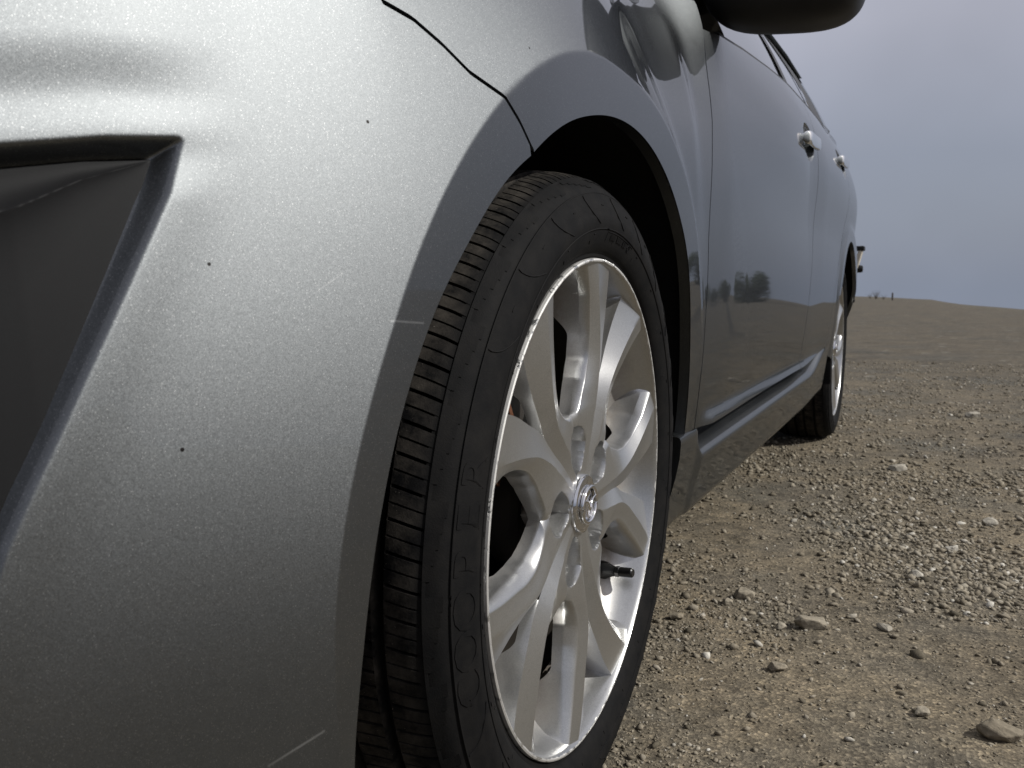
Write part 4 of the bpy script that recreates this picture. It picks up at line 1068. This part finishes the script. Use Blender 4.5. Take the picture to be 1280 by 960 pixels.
rock('stone', .466, 3.45, (.034, .024, .016), 'light stone far back on the right, level with the rear bumper', .85, 61, .3)
# dry plants and a marker post on the brow of the hill
def mesh_blades(name, x, y, h, n, m, label, cat, group=None, spread=.5, seed=1):
    rn = random.Random(seed); mb = MB(); z0 = float(ground_z(np.array(x), np.array(y)))
    for k in range(n):
        a = rn.uniform(0, 6.28); l = rn.uniform(.5, 1) * h; b = rn.uniform(.1, spread) * h
        p = [(.05 * h * math.cos(a) + b * q**1.6 * math.cos(a), .05 * h * math.sin(a) + b * q**1.6 * math.sin(a), l * q) for q in (0, .35, .7, 1)]
        mb.tube(p, [.018 * h, .014 * h, .010 * h, .003 * h], 4, False)
        for j in range(3):
            q = rn.uniform(.3, .95); c = Vector(p[min(3, int(q * 3) + 1)]); e = c + Vector((rn.gauss(0, .14), rn.gauss(0, .14), rn.uniform(.02, .2))) * h
            mb.tube([c, e], [.008 * h, .003 * h], 3, False)
    o = mb.build(name, m, None, smooth=False); o.location = (x, y, z0 - .01); tag(o, label, cat, group); return o
DRY = simple('dry_weed_stems', (.085, .07, .05), .9, 0, .1)
LEAF = simple('dark_scrub_leaves', (.045, .055, .032), .85, 0, .2, (30, .3, .01))
def at_az(azd, d): return CAM[0] + d * math.sin(R(azd)), CAM[1] + d * math.cos(R(azd))
for i, (a, d, h, lab) in enumerate(((-2.85, 70, .60, 'tallest tuft of dry weeds on the brow of the hill'), (-3.15, 74, .40, 'low dry tuft on the brow just right of the car'), (-2.45, 66, .32, 'sparse dry stalks on the brow beside the marker post'))):
    x, y = at_az(a, d); mesh_blades('dry_weed', x, y, h, 16, DRY, lab, 'weed', 'dry weeds along the brow', .8, i + 2)
x, y = at_az(-1.98, 62); pz = float(ground_z(np.array(x), np.array(y)))
mb = MB(); mb.tube([(0, 0, -.1), (0, 0, .42)], .05, 8); mb.tube([(0, 0, .42), (0, 0, .46)], [.05, .03], 8)
post = mb.build('marker_post', simple('weathered_wood', (.05, .04, .032), .9), None, (x, y, pz), sharp=40); tag(post, 'short dark post standing on the brow of the hill', 'post')

def shrub(x, y, w, h, label, seed):
    rn = random.Random(seed); root = empty('shrub', (x, y, float(ground_z(np.array(x), np.array(y))) - .02)); tag(root, label, 'shrub', 'scrub on the right of the lot')
    tr = MB()
    for k in range(5):
        a = rn.uniform(0, 6.28); tr.tube([(0, 0, 0), (.15 * w * math.cos(a), .15 * w * math.sin(a), .4 * h), (.3 * w * math.cos(a), .3 * w * math.sin(a), .75 * h)], [.05, .035, .012], 6)
    tr.build('trunk', DRY, root)
    cn = 5200; Vs, Fs = [], []
    lobes = [(rn.uniform(-.34, .34) * w, rn.uniform(-.34, .34) * w, rn.uniform(.16, .68) * h, rn.uniform(.24, .36)) for _ in range(12)]
    for k in range(cn):
        lx, ly, lz, lr = lobes[rn.randrange(12)]
        v = Vector((rn.gauss(0, 1), rn.gauss(0, 1), rn.gauss(0, 1))).normalized() * rn.uniform(.6, 1.05)
        c = Vector((lx + v.x * lr * w * .6, ly + v.y * lr * w * .6, max(.03, lz + v.z * lr * h)))
        s = rn.uniform(.03, .075); ax = Vector((rn.gauss(0, 1), rn.gauss(0, 1), rn.gauss(0, 1))).normalized(); bx = ax.orthogonal().normalized(); o = len(Vs)
        Vs += [c - ax * s, c + bx * s * .45, c + ax * s, c - bx * s * .45]; Fs.append((o, o + 1, o + 2, o + 3))
    me = bpy.data.meshes.new('m'); me.from_pydata([tuple(v) for v in Vs], [], Fs); link_mesh('crown', me, LEAF, root, smooth=False)
    return root
for i, (a, d, w, h, lab) in enumerate(((9.5, 34, 1.7, 1.5, 'dark upright bush standing off to the right of the car'), (14.5, 38, 2.6, 1.4, 'wide rounded bush in the middle of the scrub on the right'), (17.2, 42, 1.8, 1.1, 'low bush at the end of the scrub on the right'))):
    x, y = at_az(a, d); shrub(x, y, w, h, lab, 5 + i)

# carrier arm behind the tail of the car: pale cradle strap over a black knob
rk = empty('rear_carrier', (-.05, 3.66, .60)); tag(rk, 'dark carrier arm with pale cradle and black knob showing behind the rear wheel arch', 'carrier')
mb = MB(); mb.tube([(-.60, -.02, .02), (-.10, 0, .02), (.03, 0, .015)], .014, 10); mb.tube([(-.60, 0, -.13), (.02, 0, -.125)], .011, 8); mb.build('carrier_arm', DARK_PLASTIC, rk, sharp=40)
mb = MB(); mb.box((.012, -.03, .02), (.030, .03, .105)); o = mb.build('cradle', simple('pale_strap', (.42, .38, .32), .6), rk, smooth=False, bevel=.004); o.rotation_euler = (0, R(14), 0)
mb = MB(); mb.box((.010, -.035, .095), (.062, .035, .116)); mb.build('cradle_cap', DARK_PLASTIC, rk, smooth=False, bevel=.005)
mb = MB(); mb.lathe_x([(.001, .058), (.014, .056), (.017, .045), (.017, .018), (.014, .010), (.001, .008)], 16); o = mb.build('knob', DARK_PLASTIC, rk, (0, 0, .015), sharp=40)
mb = MB(); mb.lathe_x([(.001, .04), (.010, .038), (.012, .030), (.012, .010), (.001, .006)], 14); o = mb.build('knob', DARK_PLASTIC, rk, (-.012, 0, -.125), sharp=40)
